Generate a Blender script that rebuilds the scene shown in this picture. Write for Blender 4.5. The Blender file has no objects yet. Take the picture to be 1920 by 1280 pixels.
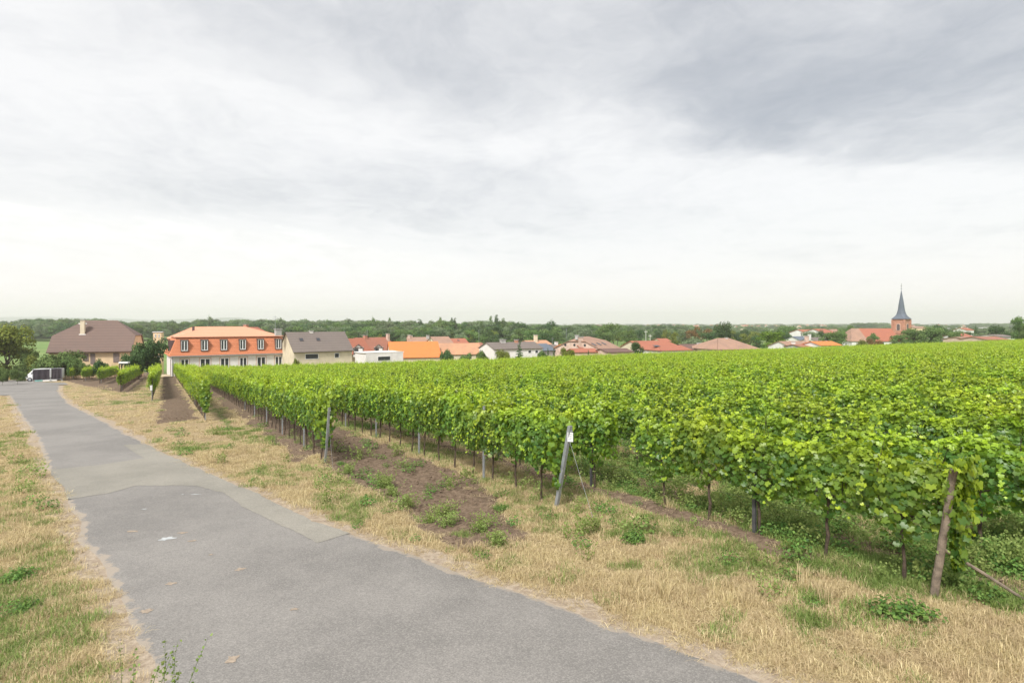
import bpy, bmesh, math, random
import numpy as np
from mathutils import Vector, Matrix
random.seed(7); RNG = np.random.default_rng(11)
S = bpy.context.scene
COL = S.collection
# ------------------------------------------------------------------ camera, sky, sun, exposure
FPX = 1067.0; CAMZ = 3.2; HOR = 607.0
cam = bpy.data.cameras.new('camera'); co = bpy.data.objects.new('camera', cam); COL.objects.link(co)
co.location = (0, 0, CAMZ); co.rotation_euler = (math.radians(90), 0, 0)
cam.sensor_width = 36; cam.lens = 36*FPX/1920; cam.shift_y = -33/1920
cam.clip_start = .1; cam.clip_end = 60000
S.camera = co; S.cycles.volume_bounces = 3
S.view_settings.view_transform = 'Standard'; S.view_settings.look = 'None'
S.view_settings.exposure = 1.6; S.view_settings.gamma = 1; S.view_settings.use_curve_mapping = False
SUN_EL, SUN_AZ = math.radians(50), math.radians(205)      # azimuth clockwise from +Y : behind, slightly left
sl = bpy.data.lights.new('sun', 'SUN'); sl.energy = 1.5; sl.angle = math.radians(12); sl.color = (1, .965, .91)
so = bpy.data.objects.new('sun', sl); COL.objects.link(so)
sd = Vector((math.sin(SUN_AZ)*math.cos(SUN_EL), math.cos(SUN_AZ)*math.cos(SUN_EL), math.sin(SUN_EL)))
so.rotation_euler = sd.to_track_quat('Z', 'Y').to_euler()

class NT:
    """tiny node-tree writer"""
    def __init__(s, tree): s.t = tree; s.n = tree.nodes; s.l = tree.links
    def new(s, typ, **kw):
        n = s.n.new(typ)
        for k, v in kw.items():
            if k.startswith('i_'):
                key = k[2:]
                key = int(key) if key.isdigit() else key
                s.put(n.inputs[key], v)
            else: setattr(n, k, v)
        return n
    def put(s, sock, v):
        if isinstance(v, bpy.types.NodeSocket): s.l.new(v, sock)
        elif isinstance(v, bpy.types.Node): s.l.new(v.outputs[0], sock)
        else:
            if hasattr(sock, 'default_value') and isinstance(v, (tuple, list)) and len(v) == 3 and len(sock.default_value) == 4: v = (*v, 1)
            sock.default_value = v
    def math(s, op, a, b=0.0, c=None, clamp=False):
        n = s.n.new('ShaderNodeMath'); n.operation = op; n.use_clamp = clamp
        s.put(n.inputs[0], a); s.put(n.inputs[1], b)
        if c is not None: s.put(n.inputs[2], c)
        return n.outputs[0]
    def vmath(s, op, a, b=(0, 0, 0)):
        n = s.n.new('ShaderNodeVectorMath'); n.operation = op
        s.put(n.inputs[0], a)
        if op == 'SCALE': s.put(n.inputs['Scale'], b)
        else: s.put(n.inputs[1], b)
        return n.outputs['Value'] if op in ('DOT_PRODUCT', 'LENGTH', 'DISTANCE') else n.outputs[0]
    def ramp(s, v, lo, hi, a=0.0, b=1.0):
        n = s.n.new('ShaderNodeMapRange'); n.interpolation_type = 'SMOOTHSTEP'
        s.put(n.inputs[0], v); s.put(n.inputs[1], lo); s.put(n.inputs[2], hi); s.put(n.inputs[3], a); s.put(n.inputs[4], b)
        return n.outputs[0]
    def mix(s, f, a, b, typ='MIX'):
        n = s.n.new('ShaderNodeMix'); n.data_type = 'RGBA'; n.blend_type = typ
        s.put(n.inputs[0], f); s.put(n.inputs[6], a); s.put(n.inputs[7], b)
        return n.outputs[2]
    def noise(s, vec, scale, detail=4, rough=.55, dist=0.0, out=0):
        n = s.n.new('ShaderNodeTexNoise')
        if vec is not None: s.put(n.inputs['Vector'], vec)
        n.inputs['Scale'].default_value = scale; n.inputs['Detail'].default_value = detail
        n.inputs['Roughness'].default_value = rough; n.inputs['Distortion'].default_value = dist
        return n.outputs[out]

wd = bpy.data.worlds.new('World'); S.world = wd; wd.use_nodes = True
T = NT(wd.node_tree); T.n.clear()
sky = T.new('ShaderNodeTexSky', sky_type='NISHITA', sun_disc=False, sun_elevation=SUN_EL, sun_rotation=SUN_AZ)
try: sky.air_density = 1.0; sky.dust_density = 2.0
except Exception: pass
tc = T.new('ShaderNodeTexCoord'); sx = T.new('ShaderNodeSeparateXYZ', i_0=tc.outputs['Generated'])
zz = T.math('ADD', T.math('MAXIMUM', sx.outputs[2], 0.0), 0.10)
P = T.new('ShaderNodeCombineXYZ', i_0=T.math('DIVIDE', sx.outputs[0], zz), i_1=T.math('DIVIDE', sx.outputs[1], zz)).outputs[0]
def skyP(px, py):
    d = Vector(((px-960)/FPX, 1, (HOR-py)/FPX)).normalized(); k = max(d.z, 0)+.10
    return (d.x/k, d.y/k, 0)
n1 = T.noise(P, .55, 6, .55, .3); n2 = T.noise(P, 1.7, 7, .6, .4); n3 = T.noise(P, 4.2, 7, .68, .6)
sub = lambda a: T.math('SUBTRACT', a, .5)
Pw = T.vmath('ADD', P, T.vmath('SCALE', T.vmath('SUBTRACT', T.noise(P, 1.1, 4, .55, out=1), (.5, .5, .5)), .9))
n4 = T.noise(T.vmath('MULTIPLY', Pw, (1.25, .85, 1)), 2.6, 9, .64, .3); n5 = T.noise(Pw, 8.0, 6, .65, .5)
nn = T.math('ADD', T.math('MULTIPLY', sub(n1), 1.2), T.math('ADD', T.math('MULTIPLY', sub(n2), .7), T.math('MULTIPLY', sub(n4), 1.1)))
def blob(px, py, r, amt, squash=1.0):
    p = skyP(px, py)
    d = T.vmath('LENGTH', T.vmath('MULTIPLY', T.vmath('SUBTRACT', Pw, p), (1, squash, 1)))
    return T.math('MULTIPLY', T.ramp(d, r*1.5, 0.0), amt)
big = T.math('MULTIPLY', 0.0, 0.0)
for b in ((1640, 150, .75, 1.0, 1.1), (1900, 60, .9, .55, 1.0), (1230, 100, .45, .75, 1.0), (700, 30, .5, .60, 1.1), (850, 150, .28, .5, .8), (1500, 250, .6, .75, 1.9), (1900, 230, .6, .65, 1.5),
          (250, 330, .9, .26, 1.7), (300, 0, .35, .30, 1.0), (1050, 400, 1.2, .16, 1.5), (720, 370, .9, .24, 1.6), (450, 380, .7, .2, 2.0)):
    big = T.math('ADD', big, blob(*b))
dark = T.math('ADD', T.math('MULTIPLY', big, T.ramp(nn, -.5, .42, .38, 1.4)), T.ramp(nn, -.1, .55, 0, .28))
dark = T.math('SUBTRACT', 1.0, T.math('EXPONENT', T.math('MULTIPLY', dark, -1.15)))
dark = T.math('ADD', dark, T.math('ADD', T.math('MULTIPLY', sub(n5), .30), T.math('MULTIPLY', sub(n4), .14)), clamp=True)
e = T.math('ADD', T.vmath('DOT_PRODUCT', T.vmath('SUBTRACT', P, skyP(450, 418)), (-.64, .767, 0)), T.math('ADD', T.math('MULTIPLY', nn, .75), T.math('MULTIPLY', sub(n5), .5)))
gap = T.ramp(e, -.08, .28)
fade = T.ramp(T.vmath('DOT_PRODUCT', T.vmath('SUBTRACT', P, skyP(900, 470)), (.767, .64, 0)), 1.3, -.6)
gap = T.math('MULTIPLY', gap, fade)
low = T.ramp(sx.outputs[2], .15, .01)
c = T.mix(dark, (.325, .322, .318), (.148, .157, .170))
c = T.mix(T.math('MULTIPLY', gap, .85), c, T.mix(T.ramp(n4, .3, .7), (.318, .313, .304), (.372, .367, .357)))
c = T.mix(T.math('MULTIPLY', low, .8), c, (.370, .352, .350))
c = T.mix(T.ramp(sx.outputs[2], 0.0, -.12), c, (.10, .11, .07))
b1 = T.new('ShaderNodeBackground', i_0=sky, i_1=.10); b2 = T.new('ShaderNodeBackground', i_0=c, i_1=1.0)
ms = T.new('ShaderNodeMixShader', i_0=.93, i_1=b1, i_2=b2)
T.new('ShaderNodeOutputWorld', i_0=ms)

# ------------------------------------------------------------------ helpers
def link(o, parent=None):
    COL.objects.link(o)
    if parent is not None: o.parent = parent
    return o
def tag(o, label=None, cat=None, group=None, kind=None):
    if label: o['label'] = label
    if cat: o['category'] = cat
    if group: o['group'] = group
    if kind: o['kind'] = kind
    return o
def empty(name, loc, rz=0, label=None, cat=None, group=None, scale=None):
    o = bpy.data.objects.new(name, None); o.empty_display_size = .3; link(o)
    o.location = loc; o.rotation_euler = (0, 0, rz)
    if scale: o.scale = scale
    return tag(o, label, cat, group)
def mesh_np(name, V, F, mats=(), attrs=None, fmat=None, smooth=False):
    """V (n,3); F (m,k) array or list of index lists; attrs {name: face values}"""
    me = bpy.data.meshes.new(name)
    V = np.asarray(V, dtype=np.float32)
    if isinstance(F, np.ndarray):
        m, k = F.shape
        me.vertices.add(len(V)); me.vertices.foreach_set('co', V.ravel())
        me.loops.add(m*k); me.loops.foreach_set('vertex_index', F.astype(np.int32).ravel())
        me.polygons.add(m); me.polygons.foreach_set('loop_start', (np.arange(m)*k).astype(np.int32))
        me.update(calc_edges=True)
    else:
        me.from_pydata([tuple(map(float, v)) for v in V], [], F); me.update()
    for mt in mats: me.materials.append(mt)
    if fmat is not None: me.polygons.foreach_set('material_index', np.asarray(fmat, dtype=np.int32))
    for k_, (dom, val) in (attrs or {}).items():
        a = me.attributes.new(k_, 'FLOAT', dom); a.data.foreach_set('value', np.asarray(val, dtype=np.float32))
    if smooth: me.polygons.foreach_set('use_smooth', np.ones(len(me.polygons), dtype=bool))
    return me
class MB:
    def __init__(s): s.V = []; s.F = []
    def quad(s, *p):
        i = len(s.V); s.V += [tuple(q) for q in p]; s.F.append(list(range(i, i+len(p)))); return s
    def box(s, x0, y0, z0, x1, y1, z1):
        i = len(s.V)
        s.V += [(x0,y0,z0),(x1,y0,z0),(x1,y1,z0),(x0,y1,z0),(x0,y0,z1),(x1,y0,z1),(x1,y1,z1),(x0,y1,z1)]
        s.F += [[i+a for a in f] for f in ((0,3,2,1),(4,5,6,7),(0,1,5,4),(1,2,6,5),(2,3,7,6),(3,0,4,7))]; return s
    def tube(s, pts, rad, n=6, cap=True):
        pts = [Vector(p) for p in pts]; k = len(pts)
        if not hasattr(rad, '__len__'): rad = [rad]*k
        i0 = len(s.V); ref = None
        for j, p in enumerate(pts):
            d = (pts[min(j+1, k-1)]-pts[max(j-1, 0)]).normalized()
            if ref is None: ref = Vector((1,0,0)) if abs(d.x) < .8 else Vector((0,1,0))
            a = d.cross(ref).normalized(); b = d.cross(a)
            for q in range(n):
                t = 2*math.pi*q/n; s.V.append(tuple(p+(a*math.cos(t)+b*math.sin(t))*rad[j]))
        for j in range(k-1):
            for q in range(n):
                s.F.append([i0+j*n+q, i0+j*n+(q+1)%n, i0+(j+1)*n+(q+1)%n, i0+(j+1)*n+q])
        if cap:
            s.F.append([i0+q for q in range(n)]); s.F.append([i0+(k-1)*n+q for q in reversed(range(n))])
        return s
    def prism(s, poly, y0, y1):
        """poly in (x,z), extruded along y"""
        i = len(s.V); n = len(poly)
        s.V += [(p[0], y0, p[1]) for p in poly]+[(p[0], y1, p[1]) for p in poly]
        s.F.append(list(range(i, i+n))); s.F.append(list(reversed(range(i+n, i+2*n))))
        for k in range(n): s.F.append([i+k, i+n+k, i+n+(k+1)%n, i+(k+1)%n])
        return s
    def mesh(s, name, mat, smooth=False): return mesh_np(name, np.array(s.V), s.F, [mat], smooth=smooth)
    def build(s, name, mat, parent=None, smooth=False, bevel=0):
        o = link(bpy.data.objects.new(name, s.mesh(name, mat, smooth)), parent)
        if bevel:
            b = o.modifiers.new('bevel', 'BEVEL'); b.width = bevel; b.segments = 2; b.limit_method = 'ANGLE'
        return o
def sstep(x): x = np.clip(x, 0, 1); return x*x*(3-2*x)
_h = RNG.random((256, 256)).astype(np.float64)
def vnoise(x, y):
    xi = np.floor(x).astype(int); yi = np.floor(y).astype(int); fx = sstep(x-xi); fy = sstep(y-yi)
    g = lambda a, b: _h[a & 255, b & 255]
    return (g(xi,yi)*(1-fx)+g(xi+1,yi)*fx)*(1-fy)+(g(xi,yi+1)*(1-fx)+g(xi+1,yi+1)*fx)*fy
def fbm(x, y, sc=1.0, o=4, seed=0):
    x = np.asarray(x, float)*sc+seed*17.3; y = np.asarray(y, float)*sc+seed*9.1; r = 0; a = .5; tot = 0
    for i in range(o): r = r+a*vnoise(x, y); tot += a; a *= .5; x = x*2.03+5.1; y = y*2.03+3.7
    return r/tot
# ------------------------------------------------------------------ terrain and coordinates
PLAIN = -11.4
def G(X, Y):
    X = np.asarray(X, float); Y = np.asarray(Y, float)
    pl = .03*np.clip(X, -150, 200)-.046*np.clip(Y, -60, 400)
    Ye = 112+np.clip(X, 0, 150)*.35
    w = sstep((Y-Ye)/120)
    return pl*(1-w)+PLAIN*w
def W(px, py, D): return Vector(((px-960)/FPX*D, D, CAMZ-(py-HOR)/FPX*D))
def ground_at(px, py, lo=2.0, hi=3000.0):
    k = (px-960)/FPX
    f = lambda Y: HOR+FPX*(CAMZ-float(G(k*Y, Y)))/Y-py
    for _ in range(60):
        m = (lo+hi)/2
        if f(m) > 0: lo = m
        else: hi = m
    return Vector((k*lo, lo, float(G(k*lo, lo))))
TH = math.radians(-31.4); ST, CT = math.sin(TH), math.cos(TH)
def UT(X, Y): return X*CT-Y*ST, X*ST+Y*CT
def XY(u, t): return u*CT+t*ST, -u*ST+t*CT
ROWANG = math.atan2(CT, ST)        # heading of the rows
LE = [(-5,5.3),(3,-1.4),(6.6,-4.46),(8.2,-5.8),(10.5,-8.0),(13.4,-10.5),(17.3,-14.1),(24,-20),(39.7,-34.5),(62,-54.8),(76,-68),(90,-80)]
RE = [(-5,13.8),(3,5.0),(5.35,2.46),(7.6,0),(8.3,-.62),(10.2,-3.05),(13.7,-6.2),(17.5,-10),(22.3,-14.4),(29.4,-20.8),(45,-35),(64,-51.0),(83,-66),(90,-72)]
def smooth_edge(E):
    ys = np.arange(-5, 90.01, .25); xs = np.interp(ys, [e[0] for e in E], [e[1] for e in E])
    k = 9
    for _ in range(2):
        p = np.pad(xs, k//2, mode='edge'); p[:k//2] = xs[0]-(xs[1]-xs[0])*np.arange(k//2, 0, -1); p[-(k//2):] = xs[-1]+(xs[-1]-xs[-2])*np.arange(1, k//2+1)
        xs = np.convolve(p, np.ones(k)/k, 'valid')
    return ys, xs
LY, LX = smooth_edge(LE); RY, RX = smooth_edge(RE)
def xl(Y): return np.interp(Y, LY, LX)+(fbm(Y, Y*0, 1.1, 4, 3)-.5)*.35
def xr(Y): return np.interp(Y, RY, RX)+(fbm(Y, Y*0, 1.3, 4, 5)-.5)*.35
JUNC = [ground_at(*p) for p in ((-160,742),(-160,712),(0,712.5),(50,713),(88,716.5),(122,717.5),(128,721),(92,722),(66,726),(20,741))]
jp = np.array([(p.x, p.y) for p in JUNC])
def in_poly(X, Y, poly):
    ins = np.zeros(np.shape(X), bool); n = len(poly)
    for i in range(n):
        x1, y1 = poly[i]; x2, y2 = poly[(i+1) % n]
        c_ = ((y1 > Y) != (y2 > Y))
        ins ^= c_ & (X < (x2-x1)*(Y-y1)/((y2-y1) if y2 != y1 else 1e-9)+x1)
    return ins
def road_in(X, Y):
    """signed distance-like value, positive inside the road"""
    d = np.minimum(X-xl(Y), xr(Y)-X)*.72
    d = np.where((Y > 88) | (Y < -5), -1, d)
    return np.where(in_poly(X, Y, jp), np.maximum(d, .4), d)
# rows of vines: (u, first t, last t, height)
def t_end(u): return float(np.interp(u, [-20, -4, 2, 23, 50, 99, 206, 260], [112, 128, 134, 101, 86, 76, 63, 60]))
ROWS = []
def px_t(px, py):
    g = ground_at(px, py); return UT(g.x, g.y)
ends = {'e5': (285,751), 'e4': (385,790), 'e3': (609,867), 'e2': (1040,950), 'e1': (1758,1110)}
for key, hgt in (('e5', 2.35), ('e4', 2.35), ('e3', 2.15), ('e2', 2.05), ('e1', 1.86)):
    u_, t_ = px_t(*ends[key]); ROWS.append([u_, t_, t_end(u_), hgt, key])
U1 = ROWS[-1][0]
u_ = U1+2.3; k_ = 0
while u_ < 235:
    ROWS.append([u_, -1.0, t_end(u_), 1.9 if k_ > 1 else 1.82, 'r%d' % k_]); u_ += 2.4; k_ += 1
for (px, py, n_) in ((225,735,'l0'),(186,720,'l1'),(156,715.5,'l2'),(133,712.5,'l3'),(118,711.5,'l4')):
    u_, t_ = px_t(px, py); ROWS.append([u_, t_, t_+max(16, (118-ground_at(px, py).y)/CT), 2.3, n_])
print([(round(r[0],2), round(r[1],1), round(r[2],1), r[4]) for r in ROWS[:9]+ROWS[-5:]])
UE = {r[4]: r[0] for r in ROWS}; TE = {r[4]: r[1] for r in ROWS}
def masks(X, Y):
    """soil, green, gravel 0..1"""
    u, t = UT(X, Y)
    w = (fbm(X, Y, .9, 4, 1)-.5)
    def strip(u0, u1, ts, te=400., soft=.25, wob=.9):
        uu = u+w*wob; tt = t+w*2.2
        return sstep((uu-u0)/soft)*sstep((u1-uu)/soft)*sstep((tt-ts)/.8)*sstep((te-tt)/2)
    soil = strip(UE['e5']+.45, UE['e4']-.15, TE['e4']+.6, 133)
    soil = np.maximum(soil, strip(UE['e3']-.75, UE['e3']+.45, TE['e3']+.6, 120)*.9)
    soil = np.maximum(soil, strip(UE['e3']-.15, UE['e2']-.1-1.1*sstep((TE['e2']+2.8-t)/4), TE['e2']-1.6, 120, wob=.5))
    soil = np.maximum(soil, strip(UE['e2']+1.05, UE['e1']+.2, TE['e1']+1.0, 120, wob=.5))
    soil = np.maximum(soil, strip(UE['e1']+.6, UE['e1']+1.5, TE['e1']-3, 120)*.75)
    m = np.mod(u-UE['e1'], 4.3)
    soil = np.maximum(soil, np.where((u > UE['e1']+1.9) & (t > -4), sstep(1-np.abs(m-1.1)/1.5)*.9, 0))
    lz = (u < UE['l0']+.9)
    soil = np.maximum(soil, np.where(lz, sstep((u+w*1.5-(UE['l4']-3))/1.)*sstep((t+w*6-np.interp(u, [UE['l4'], UE['l1'], UE['l0']], [TE['l4']-3, TE['l1']-13, TE['l0']-3]))/3.)*.85, 0))
    g1 = fbm(X, Y, .35, 5, 8); g2 = fbm(X, Y, 1.6, 4, 9)
    green = sstep((g1-.57)/.14)*.5+sstep((g2-.61)/.12)*.25
    weeds = np.where((u > UE['e1']+.12) & (t > TE['e1']-.6-(u-UE['e1'])*1.2), sstep((fbm(X, Y, 1.1, 4, 12)-.38)/.12), 0)
    green = np.maximum(green, weeds)
    green = np.maximum(green, strip(UE['e4']+.5, UE['e3']-.95, TE['e4']-6, 90, .5)*.7)
    green = np.where((Y > 150), .9, np.clip(green, 0, 1))
    soil = np.where(Y > 175, 0, soil)
    rd = road_in(X, Y)
    grav = sstep((rd+.55+.35*w)/.45)*np.where(rd < 1, 1, 0)
    # right-hand verge close to the road keeps dry
    green *= 1-.85*np.clip(grav, 0, 1)
    return np.clip(soil, 0, 1), np.clip(green, 0, 1), np.clip(grav, 0, 1), rd
def relief(X, Y):
    s, g, gr, rd = masks(X, Y)
    r = (fbm(X, Y, 3.2, 4, 21)-.5)*(.02+.13*s*(1-gr))+(fbm(X, Y, .6, 3, 22)-.5)*.13
    u, t = UT(X, Y)
    rowm = 0
    for k in ('e3', 'e2', 'e4', 'e1'):
        rowm = np.maximum(rowm, np.exp(-((u-UE[k])/.35)**2)*sstep((t-TE[k])/1.5)*.07)
    r = (r+rowm)*sstep(-rd/.6)
    r = r-.07*sstep((rd-.05)/.3)
    return np.where(Y > 250, 0, r)
def GR(X, Y): return G(X, Y)+relief(X, Y)

# ------------------------------------------------------------------ materials
def mat(name, disp=False):
    m = bpy.data.materials.new(name); m.use_nodes = True; t = NT(m.node_tree)
    p = m.node_tree.nodes['Principled BSDF']; return m, t, p
def simple(name, col, rough=.7, var=.12, scale=3.0, metal=0.0, bump=0.0):
    m, t, p = mat(name)
    tc = t.new('ShaderNodeTexCoord')
    n = t.noise(tc.outputs['Object'], scale, 5, .6)
    c0 = tuple(max(0, x*(1-var*1.6)) for x in col); c1 = tuple(min(1, x*(1+var*1.6)) for x in col)
    t.put(p.inputs['Base Color'], t.mix(t.ramp(n, .25, .75), c0, c1))
    p.inputs['Roughness'].default_value = rough; p.inputs['Metallic'].default_value = metal
    if bump:
        b = t.new('ShaderNodeBump', i_Strength=bump, i_Distance=.02, i_Height=t.noise(tc.outputs['Object'], scale*8, 4, .6)); t.put(p.inputs['Normal'], b.outputs[0])
    return m
def roof_mat(name, col, course=.36, col2=None, rough=.75, patch=.5):
    """tiled roof: courses as a fine step along the slope height, blotchy weathering"""
    m, t, p = mat(name); tc = t.new('ShaderNodeTexCoord'); ob = tc.outputs['Object']
    s = t.new('ShaderNodeSeparateXYZ', i_0=ob)
    fz = t.math('FRACT', t.math('DIVIDE', s.outputs[2], course*.62))
    fx = t.math('FRACT', t.math('DIVIDE', t.math('ADD', s.outputs[0], s.outputs[1]), .32))
    line = t.math('MAXIMUM', t.ramp(fz, .22, .0), t.math('MULTIPLY', t.ramp(fx, .18, .0), .5))
    n = t.noise(ob, .45, 5, .65); nf = t.noise(ob, 4.5, 4, .7)
    col2 = col2 or tuple(x*.72 for x in col)
    c = t.mix(t.math('MULTIPLY', t.ramp(n, .35, .7), patch), col, col2)
    c = t.mix(t.ramp(nf, .35, .75, 0, .35), c, tuple(min(1, x*1.35) for x in col))
    c = t.mix(t.math('MULTIPLY', line, .68), c, tuple(x*.45 for x in col))
    t.put(p.inputs['Base Color'], c); p.inputs['Roughness'].default_value = rough
    b = t.new('ShaderNodeBump', i_Strength=.5, i_Distance=.04, i_Height=t.math('SUBTRACT', 1.0, line)); t.put(p.inputs['Normal'], b.outputs[0])
    return m
def leaf_mat(name, old, young, trans=.3, rough=.45, instvar=.25, spec=.35):
    m, t, p = mat(name)
    a = t.new('ShaderNodeAttribute', attribute_name='age'); oi = t.new('ShaderNodeObjectInfo')
    c = t.mix(a.outputs['Fac'], old, young)
    hv = t.new('ShaderNodeHueSaturation', i_Hue=t.math('ADD', .5-.012, t.math('MULTIPLY', oi.outputs['Random'], .024)),
               i_Value=t.math('ADD', 1-instvar/2, t.math('MULTIPLY', oi.outputs['Random'], instvar)), i_Color=c)
    t.put(p.inputs['Base Color'], hv.outputs[0]); p.inputs['Roughness'].default_value = rough
    p.inputs['Specular IOR Level'].default_value = spec
    tr = t.new('ShaderNodeBsdfTranslucent', i_Color=t.mix(.5, hv.outputs[0], tuple(min(1, x*1.6) for x in young)))
    mx = t.new('ShaderNodeMixShader', i_0=trans, i_1=p.outputs[0], i_2=tr.outputs[0])
    t.l.new(mx.outputs[0], t.n['Material Output'].inputs[0])
    return m
M = {}
# ground
m, t, p = mat('ground_soil_and_grass'); tc = t.new('ShaderNodeTexCoord'); ob = tc.outputs['Object']
A = lambda n: t.new('ShaderNodeAttribute', attribute_name=n).outputs['Fac']
nf = t.noise(ob, 9, 6, .7); nm = t.noise(ob, 1.3, 5, .6); nfine = t.noise(ob, 45, 3, .7)
straw = t.mix(t.ramp(nf, .3, .7), (.26, .19, .105), (.50, .395, .235))
straw = t.mix(t.ramp(nfine, .45, .62), t.mix(.35, straw, (.12, .08, .045)), straw)
green = t.mix(t.ramp(nf, .3, .7), (.055, .095, .022), (.16, .20, .06))
soilc = t.mix(t.ramp(nf, .3, .7), (.090, .063, .043), (.225, .163, .115))
soilc = t.mix(t.ramp(nfine, .55, .75, 0, .5), soilc, (.34, .25, .17))
gravc = t.mix(t.ramp(nf, .3, .72), (.27, .212, .155), (.44, .365, .28))
gravc = t.mix(t.ramp(nfine, .6, .7, 0, .6), gravc, (.12, .095, .08))
jit = t.math('MULTIPLY', t.math('SUBTRACT', nf, .5), .9)
c = t.mix(t.ramp(t.math('ADD', A('green'), jit), .3, .7), straw, green)
c = t.mix(t.ramp(t.math('ADD', A('gravel'), jit), .35, .65), c, gravc)
c = t.mix(t.ramp(t.math('ADD', A('soil'), jit), .35, .6), c, soilc)
s = t.new('ShaderNodeSeparateXYZ', i_0=ob)
nb = t.noise(t.vmath('MULTIPLY', ob, (.004, .012, 0)), 1.0, 4, .6)
stripe = t.noise(t.vmath('MULTIPLY', ob, (.006, .14, 0)), 1.0, 2, .5)
farc = t.mix(t.ramp(nb, .4, .62), (.14, .23, .06), (.20, .26, .085))
farc = t.mix(t.ramp(stripe, .45, .6, 0, .45), farc, (.10, .165, .05))
farc = t.mix(t.ramp(t.noise(t.vmath('MULTIPLY', ob, (.0012, .0022, 0)), 1.0, 5, .65), .52, .60), farc, (.05, .085, .035))
c = t.mix(t.ramp(s.outputs[1], 165, 190), c, farc)
t.put(p.inputs['Base Color'], c); p.inputs['Roughness'].default_value = .95; p.inputs['Specular IOR Level'].default_value = .15
b = t.new('ShaderNodeBump', i_Strength=.9, i_Distance=.03, i_Height=t.math('ADD', nf, t.math('MULTIPLY', nfine, .4))); t.put(p.inputs['Normal'], b.outputs[0])
M['ground'] = m
# asphalt
def asphalt(name, ca, cb, speck):
    m, t, p = mat(name); tc = t.new('ShaderNodeTexCoord'); ob = tc.outputs['Object']
    n1 = t.noise(ob, .35, 5, .6); n2 = t.noise(ob, 2.2, 6, .65); n3 = t.noise(ob, 38, 5, .85); n4 = t.noise(ob, 14, 4, .7)
    c = t.mix(t.ramp(n1, .35, .65), ca, cb)
    c = t.mix(t.ramp(n2, .35, .75, 0, .35), c, tuple(x*1.25 for x in cb))
    c = t.mix(t.ramp(n4, .45, .8, 0, .28), c, tuple(x*.7 for x in ca))
    c = t.mix(t.ramp(n3, .58, .72, 0, .55), c, speck)
    c = t.mix(t.ramp(n3, .42, .30, 0, .5), c, tuple(x*.55 for x in ca))
    vc = t.new('ShaderNodeTexVoronoi', i_Scale=75.0, i_Vector=ob); vs = t.new('ShaderNodeSeparateColor', i_0=vc.outputs['Color']).outputs[0]
    c = t.mix(t.ramp(vs, .55, 1.0, 0, .34), c, speck); c = t.mix(t.ramp(vs, .45, 0, 0, .30), c, tuple(x*.5 for x in ca))
    e = t.new('ShaderNodeAttribute', attribute_name='edge').outputs['Fac']
    c = t.mix(t.ramp(t.math('ADD', e, t.math('ADD', t.math('MULTIPLY', t.math('SUBTRACT', n2, .5), 1.7), t.math('MULTIPLY', t.math('SUBTRACT', n4, .5), .5))), .62, .80, 0, .75), c, (.34, .287, .228))
    v = t.new('ShaderNodeTexVoronoi', i_Scale=1.6, i_Vector=t.vmath('ADD', ob, t.vmath('SCALE', t.noise(ob, 3, 3, .6, out=1), .5)), feature='DISTANCE_TO_EDGE')
    crack = t.math('MULTIPLY', t.ramp(v.outputs['Distance'], .006, .0), t.ramp(n1, .55, .66))
    c = t.mix(t.math('MULTIPLY', crack, .0), c, (.05, .045, .04))
    t.put(p.inputs['Base Color'], c); t.put(p.inputs['Roughness'], t.ramp(n2, .3, .7, .72, .9)); p.inputs['Specular IOR Level'].default_value = .3
    b = t.new('ShaderNodeBump', i_Strength=.6, i_Distance=.006, i_Height=t.math('ADD', n3, t.math('MULTIPLY', n4, .6))); t.put(p.inputs['Normal'], b.outputs[0])
    return m
M['road'] = asphalt('aged_asphalt', (.172, .163, .152), (.232, .219, .203), (.38, .36, .33))
M['patch'] = asphalt('pale_patch_asphalt', (.212, .200, .170), (.272, .255, .218), (.36, .34, .30))
M['vine'] = leaf_mat('vine_leaf', (.032, .108, .026), (.44, .58, .034), .27, .40, .18, .4)
M['bark'] = simple('vine_bark', (.085, .06, .042), .9, .3, 14, bump=.8)
M['metal'] = simple('galvanised_steel', (.34, .36, .39), .5, .12, 9, metal=.35)
M['darkmetal'] = simple('dark_weathered_post', (.07, .07, .075), .6, .2, 9)
M['wood'] = simple('weathered_wood', (.24, .19, .145), .9, .25, 10, bump=.9)
M['dry'] = leaf_mat('dry_grass', (.36, .28, .145), (.70, .58, .36), .2, .8, .3, .1)
M['fresh'] = leaf_mat('fresh_grass', (.10, .17, .035), (.31, .38, .12), .28, .6, .3, .2)
M['weed'] = leaf_mat('weed_leaf', (.05, .125, .03), (.20, .32, .07), .25, .55, .3, .2)
M['stem'] = simple('plant_stem', (.10, .15, .05), .7, .15, 10)
M['clod'] = simple('soil_clod', (.160, .112, .077), .98, .35, 6, bump=.5)
M['stone'] = simple('road_gravel', (.30, .25, .20), .9, .35, 5)
TREE = {'mid': ((.050, .105, .034), (.20, .29, .085)), 'dark': ((.028, .066, .028), (.105, .175, .056)), 'olive': ((.065, .105, .022), (.26, .28, .055)),
        'bright': ((.05, .115, .02), (.20, .30, .04)), 'grey': ((.075, .12, .062), (.26, .32, .17)), 'copper': ((.10, .07, .03), (.30, .19, .07))}
for k, (a_, b_) in TREE.items(): M['t_'+k] = leaf_mat('foliage_'+k, a_, b_, .18, .65, .35, .12)
M['trunk'] = simple('tree_bark', (.09, .07, .052), .9, .3, 3)
M['w_white'] = simple('white_render', (.74, .72, .69), .85, .05, .8)
M['w_cream'] = simple('cream_render', (.66, .58, .43), .85, .07, .8)
M['w_yellow'] = simple('ochre_render', (.74, .56, .35), .85, .08, .8)
M['w_pink'] = simple('pale_sandstone', (.56, .42, .34), .85, .12, 1.2)
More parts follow.
